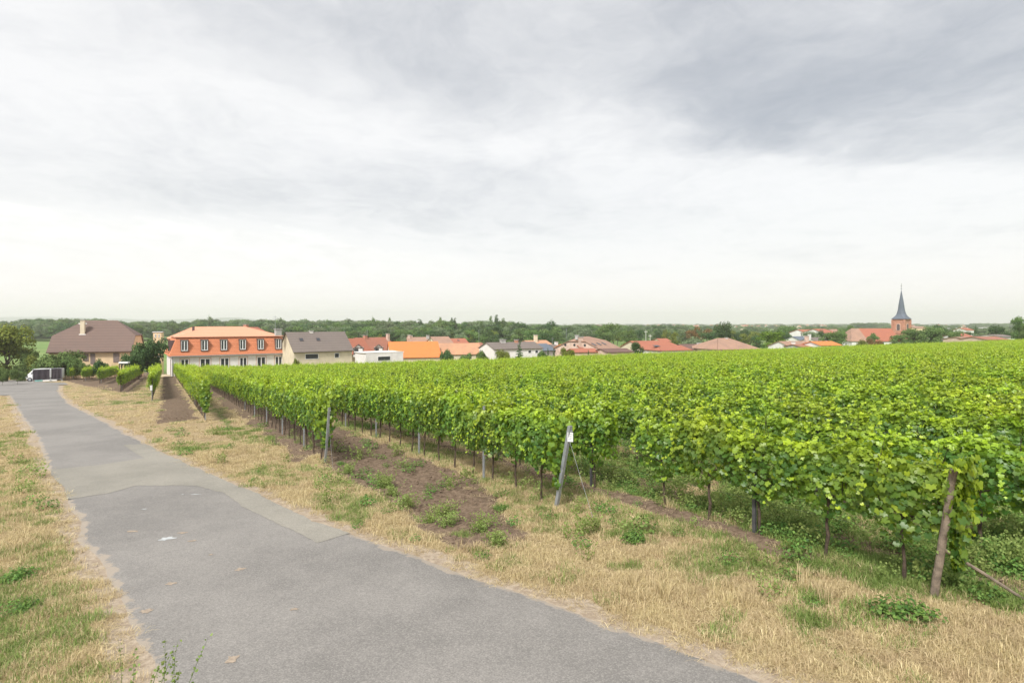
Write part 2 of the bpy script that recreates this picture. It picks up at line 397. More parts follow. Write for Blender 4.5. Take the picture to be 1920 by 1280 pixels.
M['w_red'] = simple('red_sandstone', (.46, .23, .155), .85, .14, 1.2)
M['w_grey'] = simple('grey_render', (.42, .41, .39), .85, .08, 1)
M['r_orange'] = roof_mat('new_orange_tiles', (.61, .215, .10), .62, (.52, .20, .11), patch=.3)
M['r_orange_top'] = roof_mat('sheet_orange_tiles', (.66, .31, .19), .5, (.58, .27, .165), patch=.3)
M['r_bright'] = roof_mat('bright_orange_tiles', (.66, .20, .05), .5, (.52, .17, .06), patch=.4)
M['r_red'] = roof_mat('red_tiles', (.36, .125, .072), .4, (.30, .11, .07))
M['r_brick'] = roof_mat('old_red_tiles', (.33, .135, .085), .4, (.20, .10, .07))
M['r_tan'] = roof_mat('weathered_tan_tiles', (.36, .215, .15), .4, (.24, .155, .115), patch=.8)
M['r_peach'] = roof_mat('lichened_orange_tiles', (.52, .27, .15), .4, (.34, .20, .13), patch=.8)
M['r_brown'] = roof_mat('brown_tiles', (.158, .105, .085), .95, (.115, .082, .068), patch=.4)
M['r_darkbrown'] = roof_mat('dark_brown_tiles', (.15, .085, .07), .4)
M['r_greybrown'] = roof_mat('grey_brown_tiles', (.170, .140, .122), .8, (.135, .112, .100))
M['r_slate'] = roof_mat('slate', (.115, .14, .175), .5, (.09, .11, .14), rough=.55)
M['frame_w'] = simple('white_window_frame', (.78, .78, .77), .5, .03)
M['frame_d'] = simple('dark_window_surround', (.10, .075, .075), .6, .1)
M['brownwood'] = simple('dark_timber', (.085, .05, .035), .8, .2)
M['shutter'] = simple('grey_brown_shutter', (.22, .175, .16), .8, .12)
m, t, p = mat('window_glass'); p.inputs['Base Color'].default_value = (.035, .042, .05, 1); p.inputs['Roughness'].default_value = .08; p.inputs['Specular IOR Level'].default_value = .6; M['glass'] = m
M['paint_w'] = simple('white_vehicle_paint', (.75, .76, .76), .3, .02)
M['rubber'] = simple('tyre_rubber', (.03, .03, .032), .85, .1)
M['black'] = simple('black_plastic', (.035, .036, .04), .6, .1)
M['banner'] = simple('dark_privacy_screen', (.042, .035, .045), .85, .2, 2)
M['teal'] = simple('teal_tarpaulin', (.16, .42, .38), .6, .12)
M['beige'] = simple('beige_panel', (.5, .40, .34), .7, .08)
M['yellow'] = simple('yellow_post_paint', (.80, .42, .04), .5, .05)
M['blue'] = simple('blue_sign_paint', (.045, .19, .50), .5, .05)
M['sign_w'] = simple('white_sign_sheet', (.72, .73, .74), .5, .04)
M['mud'] = simple('dried_mud', (.31, .25, .19), .9, .15, 30)
M['chalk'] = simple('pale_droppings', (.42, .44, .44), .9, .1, 30)
M['hill'] = simple('far_hill_woods', (.05, .085, .06), .95, .2, .002)

# ------------------------------------------------------------------ ground sheet
fr = np.radians(np.linspace(-60, 60, 500)); bk = np.radians(np.linspace(60, 300, 42))[1:-1]
ang = np.concatenate([fr, bk]); NA = len(ang)
rad = np.concatenate([[.4, .9, 1.4, 2.0, 2.6], np.exp(np.linspace(math.log(3.1), math.log(125), 300)), np.exp(np.linspace(math.log(130), math.log(8200), 62))])
NR = len(rad)
RR, AA = np.meshgrid(rad, ang, indexing='ij'); GX = (RR*np.sin(AA)).ravel(); GY = (RR*np.cos(AA)).ravel()
soil_, green_, grav_, rd_ = masks(GX, GY)
V = np.column_stack([GX, GY, GR(GX, GY)]); V = np.vstack([V, [0, 0, float(G(0, 0))-.07]])
i = np.arange(NR-1)[:, None]*NA+np.arange(NA)[None, :]; j = np.arange(NR-1)[:, None]*NA+(np.arange(NA)[None, :]+1) % NA
Q = np.stack([i, i+NA, j+NA, j], -1).reshape(-1, 4)
ap = lambda a: ('POINT', np.append(a, 0))
gm = mesh_np('ground', V, Q, [M['ground']], {'soil': ap(soil_), 'green': ap(green_), 'gravel': ap(grav_)}, smooth=True)
bm = bmesh.new(); bm.from_mesh(gm); bm.verts.ensure_lookup_table()
for q in range(NA): bm.faces.new((bm.verts[NR*NA], bm.verts[q], bm.verts[(q+1) % NA]))
bm.to_mesh(gm); bm.free()
tag(link(bpy.data.objects.new('ground', gm)), 'dry grass verge and tilled vineyard soil sloping down to a wide green plain', kind='structure')
# road
ys = np.concatenate([np.arange(-5, 30, .12), np.arange(30, 88, .5)]); cols = np.linspace(0, 1, 26)
L_, R_ = xl(ys), xr(ys)
RXg = L_[:, None]*(1-cols)+R_[:, None]*cols; RYg = np.repeat(ys[:, None], 26, 1)
edge = np.minimum(RXg-L_[:, None], R_[:, None]-RXg)
RZ = G(RXg, RYg)+.012+(fbm(RXg, RYg, .8, 3, 30)-.5)*.02-.018*sstep(1-edge/.15)
n_ = len(ys); i = np.arange(n_-1)[:, None]*26+np.arange(25)[None, :]
Q = np.stack([i, i+1, i+27, i+26], -1).reshape(-1, 4)
road = link(bpy.data.objects.new('road', mesh_np('road', np.column_stack([RXg.ravel(), RYg.ravel(), RZ.ravel()]), Q, [M['road']], {'edge': ('POINT', sstep(1-edge/.5).ravel())}, smooth=True)))
tag(road, 'narrow grey asphalt farm lane curving downhill to the left', kind='structure')
def sheet(name, pts, lift, material, parent=None, sub=0.35, label=None, kind=None):
    """flat polygon laid over the ground, cut fine enough to follow it"""
    poly = [(p[0], p[1]) for p in pts]; bm = bmesh.new()
    if name == 'road_patch':
        q2 = []
        for k in range(len(poly)):
            a_, b_ = Vector(poly[k]), Vector(poly[(k+1) % len(poly)]); m_ = max(1, int((b_-a_).length/.12))
            for j_ in range(m_): c_ = a_.lerp(b_, j_/m_); q2.append((c_.x+random.uniform(-.018, .018), c_.y+random.uniform(-.018, .018)))
        poly = q2
    f = bm.faces.new([bm.verts.new((x, y, 0)) for x, y in poly]); 
    xs = [q[0] for q in poly]; ysq = [q[1] for q in poly]
    for ax, lo, hi in ((0, min(xs), max(xs)), (1, min(ysq), max(ysq))):
        c_ = lo+sub
        while c_ < hi:
            bmesh.ops.bisect_plane(bm, geom=bm.verts[:]+bm.edges[:]+bm.faces[:], plane_co=(c_, 0, 0) if ax == 0 else (0, c_, 0), plane_no=(1, 0, 0) if ax == 0 else (0, 1, 0)); c_ += sub
    X = np.array([v.co.x for v in bm.verts]); Y = np.array([v.co.y for v in bm.verts])
    Z = G(X, Y)+lift+(fbm(X, Y, .8, 3, 30)-.5)*.02
    for v, z in zip(bm.verts, Z): v.co.z = z
    bmesh.ops.recalc_face_normals(bm, faces=bm.faces)
    if sum(f.normal.z for f in bm.faces) < 0: bmesh.ops.reverse_faces(bm, faces=bm.faces)
    me = bpy.data.meshes.new(name); bm.to_mesh(me); bm.free(); me.materials.append(material)
    o = link(bpy.data.objects.new(name, me), parent); return tag(o, label, kind=kind)
sheet('road_junction', jp, .022, M['road'], None, 3.0, 'asphalt of the junction at the foot of the lane', 'structure')
pp = []
for q in ((95,881),(180,873),(270,859),(247,846),(232,834),(272,833)): pp.append(ground_at(*q))
yy = [q for q in np.arange(ground_at(280,836).y, ground_at(640,1003).y, -.4)]
pp += [Vector((float(xr(np.array(y)))-.05, y, 0)) for y in yy[1:]]
for q in ((596,1018),(455,950),(420,925),(368,911),(255,911),(205,925),(122,937)): pp.append(ground_at(*q))
yy = np.arange(ground_at(122,937).y+.3, ground_at(95,881).y, .4); pp += [Vector((float(xl(np.array(y)))+.04, y, 0)) for y in yy]
sheet('road_patch', pp, .0165, M['patch'], None, .5, 'pale grey-beige resurfaced patch across the lane', 'structure')
def stain(px, py, w, d, material, name='mud_stain'):
    g = ground_at(px, py); n = 18; pts = []
    for k in range(n):
        a = 2*math.pi*k/n; r = 1+random.uniform(-.42, .42)
        pts.append((g.x+w*.5*math.cos(a)*r, g.y+d*.5*math.sin(a)*r))
    return sheet(name, pts, .016, material, road, .5)
for q in ((250,997,.24,.12),(343,1000,.16,.1),(360,1015,.12,.08),(450,1068,.14,.14),(320,1095,.14,.1),(275,1147,.15,.12),(435,1237,.13,.13),(395,1040,.07,.06),(552,1143,.10,.07)):
    stain(*q, M['mud'])
st = stain(313, 1011, .26, .17, M['chalk'], 'pale_stain')
stain(367, 927, .2, .06, M['chalk'], 'pale_stain'); stain(343, 927, .06, .05, M['chalk'], 'pale_stain'); stain(270, 955, .1, .05, M['chalk'], 'pale_stain')
# far hills on the left horizon
hx = np.linspace(-7600, -900, 120); prof = 40+70*fbm(hx, hx*0, .0012, 4, 41)+20*fbm(hx, hx*0, .006, 3, 42); prof *= sstep((hx+7600)/500)*sstep((-900-hx)/2800)
rows_ = []
for f_, d_ in ((0, 0), (.55, 500), (.85, 900), (1, 1300), (.5, 2200), (0, 3000)): rows_.append(np.column_stack([hx, 6200+d_*.45+hx*0, PLAIN-.5+prof*f_]))
i = np.arange(5)[:, None]*120+np.arange(119)[None, :]
tag(link(bpy.data.objects.new('hills', mesh_np('hills', np.vstack(rows_), np.stack([i, i+1, i+121, i+120], -1).reshape(-1, 4), [M['hill']], smooth=True))), 'faint blue line of far hills on the left horizon', kind='structure')

# ------------------------------------------------------------------ leaf building (vectorised)
VL_OUT = [(0,1.0),(28,.70),(54,.97),(84,.68),(114,.90),(150,.66),(180,.15),(210,.66),(246,.90),(276,.70),(306,.97),(332,.72)]
def leaf_shape(kind):
    if kind == 'vine':
        v = [(0, 0, 0)]+[(r*math.sin(math.radians(a)), r*math.cos(math.radians(a)), -.16*r*r-(.05 if r > .8 else 0)+.22*abs(r*math.sin(math.radians(a)))) for a, r in VL_OUT]
        f = [[0, 1+k, 1+(k+1) % 12] for k in range(12)]
    elif kind == 'vine_lo':
        o = [(0,1.0),(50,.9),(115,.8),(180,.2),(245,.8),(310,.9)]
        v = [(0, 0, 0)]+[(r*math.sin(math.radians(a)), r*math.cos(math.radians(a)), -.18*r*r+.22*abs(r*math.sin(math.radians(a)))) for a, r in o]; f = [[0, 1+k, 1+(k+1) % 6] for k in range(6)]
    elif kind == 'tri2':
        v = [(-.5, -.6, 0), (.5, -.5, -.1), (.45, .6, 0), (-.4, .7, -.12)]; f = [[0, 1, 2], [0, 2, 3]]
    return np.array(v, float), np.array(f, int)
def place_leaves(pos, nrm, size, age, kind, mat_, name, down=.8, parent_verts=None):
    """one mesh with a leaf per row of pos; tips hang down"""
    v, f = leaf_shape(kind); N = len(pos)
    n = nrm/np.linalg.norm(nrm, axis=1, keepdims=True)
    tip = RNG.normal(0, 1, (N, 3))*(1-down)+np.array([0, 0, -1.0])*down+n*0
    tip = tip-n*np.sum(tip*n, 1, keepdims=True); tip /= np.linalg.norm(tip, axis=1, keepdims=True)+1e-9
    sdv = np.cross(tip, n)
    asp = 1+RNG.uniform(-.15, .15, N)
    V = pos[:, None, :]+size[:, None, None]*(v[None, :, 0:1]*sdv[:, None, :]*asp[:, None, None]+v[None, :, 1:2]*tip[:, None, :]+v[None, :, 2:3]*n[:, None, :])
    F = (f[None]+(np.arange(N)*len(v))[:, None, None]).reshape(-1, 3)
    ag = np.repeat(age, len(f))
    return mesh_np(name, V.reshape(-1, 3), F, [mat_], {'age': ('FACE', ag)})
def vine_points(n, L, h, z0, th, top_shoots, seed, end=False):
    r = np.random.default_rng(seed)
    x = r.uniform(-L/2, L/2, n)
    # shell-biased cross section: sides and top of a ragged hedge
    zf = r.random(n)**.85; lum = fbm(x*1.0+seed, zf*3, 2.0, 3, seed % 7)
    half = th*(.50+1.15*lum)*(1-.45*zf**3)*(.55+.45*sstep(zf/.25))
    sgn = r.choice([-1., 1.], n); dep = 1-np.abs(r.normal(0, .28, n)); y = sgn*half*np.clip(dep, -.2, 1.1)
    low = z0+.30*fbm(x*1.0+seed*3, x*0, 2.6, 3, 4)-.04-.24*np.exp(-((x-.05)/.2)**2)
    z = low+(h-low-.42*fbm(x+seed*5.3, x*0, 2.2, 3, 6)*sstep((zf-.3)/.7))*zf
    nx = np.column_stack([r.normal(0, .38, n), sgn*(.75+.25*r.random(n))*(1-.55*zf**4), np.clip(.12+.6*zf**4+r.normal(0, .42, n), -.35, 2)])
    size = r.uniform(.036, .070, n); age = np.clip(.04+np.abs(r.normal(0, .10, n))+.45*sstep((fbm(x*1.0+seed*2.7, zf*1.4, 3.1, 2, 5)-.54)/.2)*(.12+.6*zf)+.42*zf**5+(r.random(n) < .07)*.4, 0, 1)
    P_ = [np.column_stack([x, y, z])]; N_ = [nx]; S_ = [size]; A_ = [age]
    for k in range(top_shoots):        # young shoots standing out of the hedge, some leaning over
        sxx = r.uniform(-L/2, L/2); zz0 = h-.32; ln = r.uniform(.15, .68); lean = np.array([r.normal(0, .4), r.normal(0, .42), 1.0]); m_ = 13
        tt = np.linspace(0, 1, m_); drop = -.28*tt**2*abs(lean[1])
        p = np.array([sxx, r.normal(0, th*.5), zz0])+np.outer(tt*ln, lean)+np.column_stack([tt*0, tt*0, drop])+r.normal(0, .028, (m_, 3))
        P_.append(p); N_.append(r.normal(0, .6, (m_, 3))+np.array([0, 0, .7])); S_.append(.066-.042*tt+r.normal(0, .006, m_)); A_.append(np.clip(.4+.55*tt+r.normal(0, .12, m_), 0, 1))
    for k in range(max(1, top_shoots//2)):   # side shoots hanging from the flank
        s_ = r.choice([-1, 1]); x0_ = r.uniform(-L/2, L/2); zz0 = r.uniform(z0+.4, h-.3); m_ = 12; tt = np.linspace(0, 1, m_)
        p = np.column_stack([x0_+r.normal(0, .12)*tt*2, s_*(th*.7+.20*np.sin(tt*2.2)), zz0-.10*tt-.36*tt**2])+r.normal(0, .02, (m_, 3))
        P_.append(p); N_.append(np.column_stack([r.normal(0, .4, m_), s_*np.ones(m_), .5+r.normal(0, .3, m_)])); S_.append(.064-.036*tt); A_.append(np.clip(.25+.6*tt+r.normal(0, .12, m_), 0, 1))
    if end:
        m_ = 280; z = r.uniform(.42, h-.1, m_); x = r.uniform(-.05, .16, m_)*np.sin(np.clip((z-.3)/(h-.3), 0, 1)*2.6)**.5-L/2+.03-.10*z; y = r.normal(0, .12, m_)*np.clip((z-.2)/.8, .3, 1)
        P_.append(np.column_stack([x, y, z])); N_.append(np.column_stack([-np.ones(m_), r.normal(0, .5, m_), .3+r.normal(0, .3, m_)])); S_.append(r.uniform(.045, .08, m_)); A_.append(np.clip(.10+.32*z/h+r.normal(0, .15, m_), 0, 1))
    return map(np.concatenate, (P_, N_, S_, A_))
VSP = 1.05
def vine_foliage(seed, n, kind, scale=1.0, shoots=5, end=False, th=.205, L=VSP+.16):
    p, n_, s_, a_ = vine_points(n, L, 2.0, .70, th, shoots, seed, end)
    return place_leaves(p, n_, s_*scale, a_, kind, M['vine'], 'foliage', .6)
FOL = [vine_foliage(100+k, 980, 'vine', shoots=8) for k in range(8)]
FOLE = [vine_foliage(140+k, 980, 'vine', end=True) for k in range(3)]
FOLM = [vine_foliage(200+k, 820, 'vine_lo', 1.06, 10) for k in range(6)]
def trunk_mesh(seed):
    r = random.Random(seed); b = MB(); z = 0; x = y = 0; pts = []; rs = []
    for k in range(7):
        pts.append((x, y, z)); rs.append(.022*(1.2-.35*k/6)*(1+r.uniform(-.15, .25))); z += .15; x += r.uniform(-.03, .03); y += r.uniform(-.02, .02)
    pts[0] = (0, 0, -.12); b.tube(pts, rs, 6)
    hx_, hz_ = pts[-1][0], pts[-1][2]
    b.tube([(hx_, y, hz_-.04), (hx_+.25, 0, hz_+.03), (hx_+.5, 0, hz_)], [.013, .010, .007], 5)
    b.tube([(hx_, y, hz_-.04), (hx_-.22, 0, hz_+.04), (hx_-.48, 0, hz_+.02)], [.013, .010, .007], 5)
    for q in range(3):
        xx = r.uniform(-.4, .4); b.tube([(xx, 0, hz_), (xx+r.uniform(-.1, .1), r.uniform(-.05, .05), hz_+.5), (xx+r.uniform(-.15, .15), 0, hz_+1.0)], [.007, .005, .003], 4)
    return b.mesh('trunk', M['bark'], True)
TRK = [trunk_mesh(k) for k in range(5)]
# collect every vine
VINES = []
for ri, (u, t0, t1, h, key) in enumerate(ROWS):
    tt = t0+.45; first = True
    if key == 'e1': tt = t0+.38
    while tt < t1:
        x, y = XY(u, tt)
        infr = y > 2.0 and -.98*y-3 < x < .93*y+1.4; vis = y > -1.0 and -1.2*abs(y)-5 < x < 1.3*abs(y)+9
        if vis and not (key == 'e1' and 1168 < 960+FPX*x/y < 1236):
            VINES.append((math.hypot(x, y)+(0 if infr else 1000), x, y, h*(1+random.uniform(-.07, .05)), ri, first, tt))
        tt += VSP; first = False
VINES.sort()
print('vines', len(VINES))
ROWTXT = {'e5': 'row ending at the white tag stake left of the bare soil lane', 'e4': 'row ending right beside the bare soil lane', 'e3': 'row ending at the grey metal post left of the tilled strip',
          'e2': 'row ending at the leaning metal post with the white sign', 'e1': 'nearest row ending at the leaning wooden post', 'r0': 'first row behind the wooden post row',
          'r1': 'second row behind the wooden post row', 'r2': 'third row behind the wooden post row'}
SHORT = {'e1': 'row with the wooden end post', 'e2': 'row with the white sign post', 'e3': 'row left of the tilled strip', 'e4': 'row beside the bare soil lane', 'e5': 'row with the white tag'}
def row_text(key):
    if key in ROWTXT: return ROWTXT[key]
    if key[0] == 'l': return {'l0': 'dark short row nearest the lane on the left plot', 'l1': 'second short row of the left plot', 'l2': 'third short row of the left plot', 'l3': 'fourth short row of the left plot', 'l4': 'short row touching the dark fence panels'}[key]
    return 'rows deeper in the big right-hand vineyard'
NV = 300; hang = ROWANG
for k, (d, x, y, h, ri, first, tt) in enumerate(VINES[:NV]):
    key = ROWS[ri][4]; z = float(GR(x, y)); rt = row_text(key)
    nth = int(round((tt-ROWS[ri][1])/VSP)); ORD = ('first','second','third','fourth','fifth','sixth','seventh','eighth','ninth','tenth','eleventh','twelfth','thirteenth','fourteenth')+tuple('%dth' % q for q in range(15, 40))
    lab = ('outermost grapevine of the %s' if first else 'grapevine in the %s') % rt
    if not first and key in SHORT and 0 < nth < 32: lab = '%s grapevine inward from the end of the %s' % (ORD[nth], SHORT[key])
    v = empty('grapevine', (x, y, z), hang, lab, 'grapevine', 'grapevines of the '+rt if key in ROWTXT or key[0] == 'l' else 'grapevines of the rows deeper in the vineyard')
    fm = (FOLE[k % 3] if first and key[0] == 'e' else FOL[random.randrange(8)])
    f = link(bpy.data.objects.new('foliage', fm), v); f['kind'] = 'stuff'
    flip = 1 if first else random.choice((1, -1))
    f.scale = (flip, random.choice((1, -1))*random.uniform(.9, 1.15), h/2.0)
    tr = link(bpy.data.objects.new('trunk', random.choice(TRK)), v); tr.rotation_euler = (random.uniform(-.05, .05), random.uniform(-.05, .05), random.uniform(-.3, .3))
    v['near'] = d
# single leaves one can pick out on the nearest vines
LEAFM = []
for k in range(6):
    nn_ = np.array([[0, 0, 1.0]]); LEAFM.append(place_leaves(np.zeros((1, 3)), nn_, np.array([1.0]), np.array([(.08, .15, .3, .5, .75, .95)[k]]), 'vine', M['vine'], 'leaf', 1.0))
near = [o for o in COL.objects if o.name.startswith('grapevine') and o.get('near', 99) < 11.2][:26]
for v in near:
    r = random
    for q in range(34):
        zf = r.random()**.8; sg = 1 if r.random() < .8 else -1
        # the flank that faces the lane
        side = 1
        o = bpy.data.objects.new('leaf', LEAFM[min(5, int(zf**2.2*4+r.random()*2.2))]); link(o, v)
        o.location = (r.uniform(-.6, .6), side*(.235+.06*r.random())*(1-.4*zf**3), .8+1.08*zf)
        nrm = Vector((r.gauss(0, .4), side*1.0, .3+.7*zf**2+r.gauss(0, .25)))
        o.rotation_euler = (nrm.to_track_quat('Z', 'Y').to_matrix() @ Matrix.Rotation(math.pi+r.gauss(0, .6), 3, 'Z')).to_euler()
        s_ = r.uniform(.055, .085); o.scale = (s_, s_, s_)
for o in COL.objects:
    if 'near' in o: del o['near']

# ------------------------------------------------------------------ instancing for what nobody could count
def instancer(name, pos, rot, scl, idx, sources, label, kind='stuff'):
    colx = bpy.data.collections.new(name+'_sources')
    for k, me in enumerate(sources):
        colx.objects.link(bpy.data.objects.new('%s_source_%02d' % (name, k), me))
    N = len(pos); me = bpy.data.meshes.new(name); me.vertices.add(N); me.vertices.foreach_set('co', np.asarray(pos, np.float32).ravel())
    a = me.attributes.new('rot', 'FLOAT_VECTOR', 'POINT'); a.data.foreach_set('vector', np.asarray(rot, np.float32).ravel())
    a = me.attributes.new('scl', 'FLOAT_VECTOR', 'POINT'); a.data.foreach_set('vector', np.asarray(scl, np.float32).ravel())
    a = me.attributes.new('pick', 'INT', 'POINT'); a.data.foreach_set('value', np.asarray(idx, np.int32))
    o = link(bpy.data.objects.new(name, me)); tag(o, label, kind=kind)
    ng = bpy.data.node_groups.new(name, 'GeometryNodeTree')
    ng.interface.new_socket('Geometry', in_out='INPUT', socket_type='NodeSocketGeometry'); ng.interface.new_socket('Geometry', in_out='OUTPUT', socket_type='NodeSocketGeometry')
    g = NT(ng); gi = g.new('NodeGroupInput'); go = g.new('NodeGroupOutput')
    ci = g.new('GeometryNodeCollectionInfo'); ci.inputs['Collection'].default_value = colx; ci.inputs['Separate Children'].default_value = True; ci.inputs['Reset Children'].default_value = True
    def at(nm, dt):
        n = g.new('GeometryNodeInputNamedAttribute', data_type=dt); n.inputs['Name'].default_value = nm
        return n.outputs['Attribute']
    ip = g.new('GeometryNodeInstanceOnPoints'); ip.inputs['Pick Instance'].default_value = True
    g.l.new(gi.outputs[0], ip.inputs['Points']); g.l.new(ci.outputs[0], ip.inputs['Instance']); g.l.new(at('pick', 'INT'), ip.inputs['Instance Index'])
    g.l.new(at('rot', 'FLOAT_VECTOR'), ip.inputs['Rotation']); g.l.new(at('scl', 'FLOAT_VECTOR'), ip.inputs['Scale'])
    g.l.new(ip.outputs[0], go.inputs[0])
    md = o.modifiers.new('instances', 'NODES'); md.node_group = ng
    return o
rest = VINES[NV:]
rp = np.array([(v[1], v[2]) for v in rest]); N = len(rp)
pos = np.column_stack([rp, G(rp[:, 0], rp[:, 1])])
rot = np.column_stack([np.zeros(N), np.zeros(N), hang+np.where(RNG.random(N) < .5, 0, math.pi)])
scl = np.column_stack([np.ones(N), RNG.uniform(.95, 1.25, N), np.array([v[3] for v in rest])/2.0*RNG.uniform(.96, 1.05, N)])
# foliage plus trunk joined per source
def joined(a, b):
    bm = bmesh.new(); bm.from_mesh(a); nf_ = len(bm.faces); bm.from_mesh(b); bm.faces.ensure_lookup_table()
    for f in bm.faces[nf_:]: f.material_index = 1
    me = bpy.data.meshes.new('vine'); bm.to_mesh(me); bm.free(); me.materials.append(a.materials[0]); me.materials.append(b.materials[0]); return me
instancer('vine_rows', pos, rot, scl, RNG.integers(0, 6, N), [joined(FOLM[k], TRK[k % 5]) for k in range(6)], 'bright green vine rows filling the slope behind the nearest vines')

# ------------------------------------------------------------------ trellis posts, stakes, wires
def post_thing(px_u, t, h, material, lean=0.0, kind='metal', label='', group=None, r=.028):
    x, y = XY(px_u, t); z = float(GR(x, y)); o = empty('trellis_post', (x, y, z), hang, label, 'post', group)
    b = MB()
    if kind == 'metal':   # open folded steel section
        prof = [(-r, -r*.7), (r, -r*.7), (r, -r*.45), (-r*.6, -r*.45), (-r*.6, r*.45), (r, r*.45), (r, r*.7), (-r, r*.7)]
        L1 = [Vector((p[0]+lean*-.0, p[1], -.2)) for p in prof]; L2 = [Vector((p[0]+lean*h, p[1], h)) for p in prof]
        n = len(prof); b.V = [tuple(p) for p in L1+L2]
        b.F = [[k, (k+1) % n, n+(k+1) % n, n+k] for k in range(n)]+[list(range(n, 2*n))]
        p_ = b.build('shaft', material, o)
        hk = MB()
        for zz_ in np.arange(.5, h-.05, .22): hk.box(lean*zz_-r*1.3, -r*1.1, zz_, lean*zz_-r*.8, -r*.3, zz_+.03)
        hk.build('wire_hook', material, o)
    else:
        k = 8; pts = [(lean*h*q/k+random.uniform(-.006, .006), random.uniform(-.006, .006), -.2+(h+.2)*q/k) for q in range(k+1)]
        b.tube(pts, [r*1.08]+[r*(1.05-.12*q/k) for q in range(k)], 9); b.build('shaft', material, o, True)
    return o
ORDP = ('first','second','third','fourth','fifth','sixth','seventh','eighth')
for (u, t0, t1, h, key) in ROWS:
    if key in ('e1', 'e2', 'e3', 'e4', 'e5', 'r0', 'r1', 'r2') or key[0] == 'l':
        tt = t0+ (3.0 if key != 'e1' else 2.6); 
        lim = t0+(24 if key in ('e1', 'e2', 'e3') else 14)
        if key[0] == 'l': lim = t0+3.2
        while tt < lim:
            x, y = XY(u, tt)
            if y > 3 and abs(x) < .95*y+1:
                rt = row_text(key)
                post_thing(u, tt, h*.88, M['metal'] if key in ('e2', 'e3', 'e4', 'e5') or key[0] == 'l' else M['darkmetal'], random.uniform(-.01, .01), 'metal', ('thin post in the '+rt) if key not in SHORT else (ORDP[int((tt-t0)/(VSP*4))]+' inner post of the '+SHORT[key]), 'inner posts of the '+rt)
            tt += VSP*4
# end posts
p1 = post_thing(UE['e1'], TE['e1'], 1.62, M['wood'], -.145, 'wood', 'thick weathered wooden end post leaning at the near corner of the vineyard', r=.045)
p1.location.x -= .85*.17; p1.location.y -= .52*.17
br = MB(); br.tube([(-.08, -.05, .62), (-.40, -.35, .36), (-.80, -.78, -.02)], [.022, .02, .018], 7).build('brace', M['wood'], p1)
p2 = post_thing(UE['e2'], TE['e2'], 1.72, M['metal'], -.30, 'metal', 'leaning galvanised end post carrying a small white sign', r=.042)
p3 = post_thing(UE['e3'], TE['e3'], 1.7, M['metal'], -.32, 'metal', 'grey metal end post in the leaves left of the tilled strip', r=.04)
p4 = post_thing(UE['e4'], TE['e4'], 1.5, M['metal'], -.08, 'metal', 'grey end post under the bright green row end beside the soil lane', r=.032)
p5 = post_thing(UE['e5'], TE['e5']-.4, 1.3, M['metal'], .0, 'metal', 'short stake with a white tag at the end of the narrow left row', r=.028)
# leaning direction of the sign post is across the view; small printed sheet hung on its top
def sign_sheet(post, z, x, w, h_, rz, label=None, lines=4):
    s = MB().box(-w/2, -.006, -h_/2, w/2, .006, h_/2).build('sign', M['sign_w'], post); s.location = (x, .0, z); s.rotation_euler = (0, 0, rz)
    if label: s['label'] = label
    for k in range(lines):
        l = MB().box(-w*.36, -.0085, h_*(.32-.18*k)-.004, w*(.36-.1*(k % 2)), -.0068, h_*(.32-.18*k)+.004).build('print_line', M['metal'], s)
    return s
face = -hang   # turns a child so that its -Y looks at the camera
sg = sign_sheet(p2, 1.5, -.15, .11, .18, face-.35, 'white printed notice sheet')
sg.location = (-.52, -.0, 1.50)
s5 = sign_sheet(p5, 1.05, 0, .16, .42, face+.5, 'white tag', 0); s5.location = (-.06, .05, 1.05)
# guy wires
for (pst, tx, hh) in ((p2, -1.35, 1.5), (p3, -1.2, 1.4)):
    MB().tube([(-.3*hh, 0, hh), (tx, .05, .0)], .0022, 4).build('guy_wire', M['metal'], pst)
for key in ('e4', 'e3', 'e2', 'e1', 'r0', 'r1'):
    u = UE[key]; t0 = TE[key]; w_ = empty('trellis_wires', (*XY(u, t0), 0), hang, 'taut wires along the '+row_text(key), 'wires')
    for zz_ in (.72, 1.25, 1.6):
        pts = []
        for q in range(0, 26, 2):
            x, y = XY(u, t0+q); pts.append((q, 0.0, float(G(x, y))+zz_*(.86 if key == 'e1' else 1)))
        MB().tube(pts, .0018, 4).build('wire', M['darkmetal'], w_)
#__PART2__

# ------------------------------------------------------------------ grasses, weeds, clods, gravel
def blades(n, r, h, w, lean, seed, mat_, name, flat=0.0):
    g = np.random.default_rng(seed); a = g.uniform(0, 2*math.pi, n); q = r*np.sqrt(g.random(n))
    bx_ = np.column_stack([q*np.cos(a), q*np.sin(a), -.01+0*a]); hh = h*g.uniform(.4, 1.15, n)
    d = g.uniform(0, 2*math.pi, n); ln = np.abs(g.normal(lean, lean*.5, n))+flat
    dr = np.column_stack([np.cos(d), np.sin(d), 0*d]); sd_ = np.column_stack([-np.sin(d+g.normal(0, .6, n)), np.cos(d), 0*d])
    up = np.array([0, 0, 1.0])
    mid = bx_+dr*(hh*ln*.35)[:, None]+up*(hh*.58*(1-flat*.8))[:, None]
    tip = bx_+dr*(hh*ln)[:, None]+up*(hh*np.clip(1-ln*.35-flat*.8, .03, 1))[:, None]
    ww = w*g.uniform(.6, 1.3, n)
    V = np.stack([bx_-sd_*ww[:, None], bx_+sd_*ww[:, None], mid+sd_*ww[:, None]*.7, mid-sd_*ww[:, None]*.7, tip], 1).reshape(-1, 3)
    F = []; o5 = np.arange(n)*5
    F = np.stack([np.stack([o5, o5+1, o5+2], 1), np.stack([o5, o5+2, o5+3], 1), np.stack([o5+3, o5+2, o5+4], 1)], 1).reshape(-1, 3)
    ag = np.repeat(np.clip(g.normal(.45, .28, n), 0, 1), 3)
    return mesh_np(name, V, F, [mat_], {'age': ('FACE', ag)})
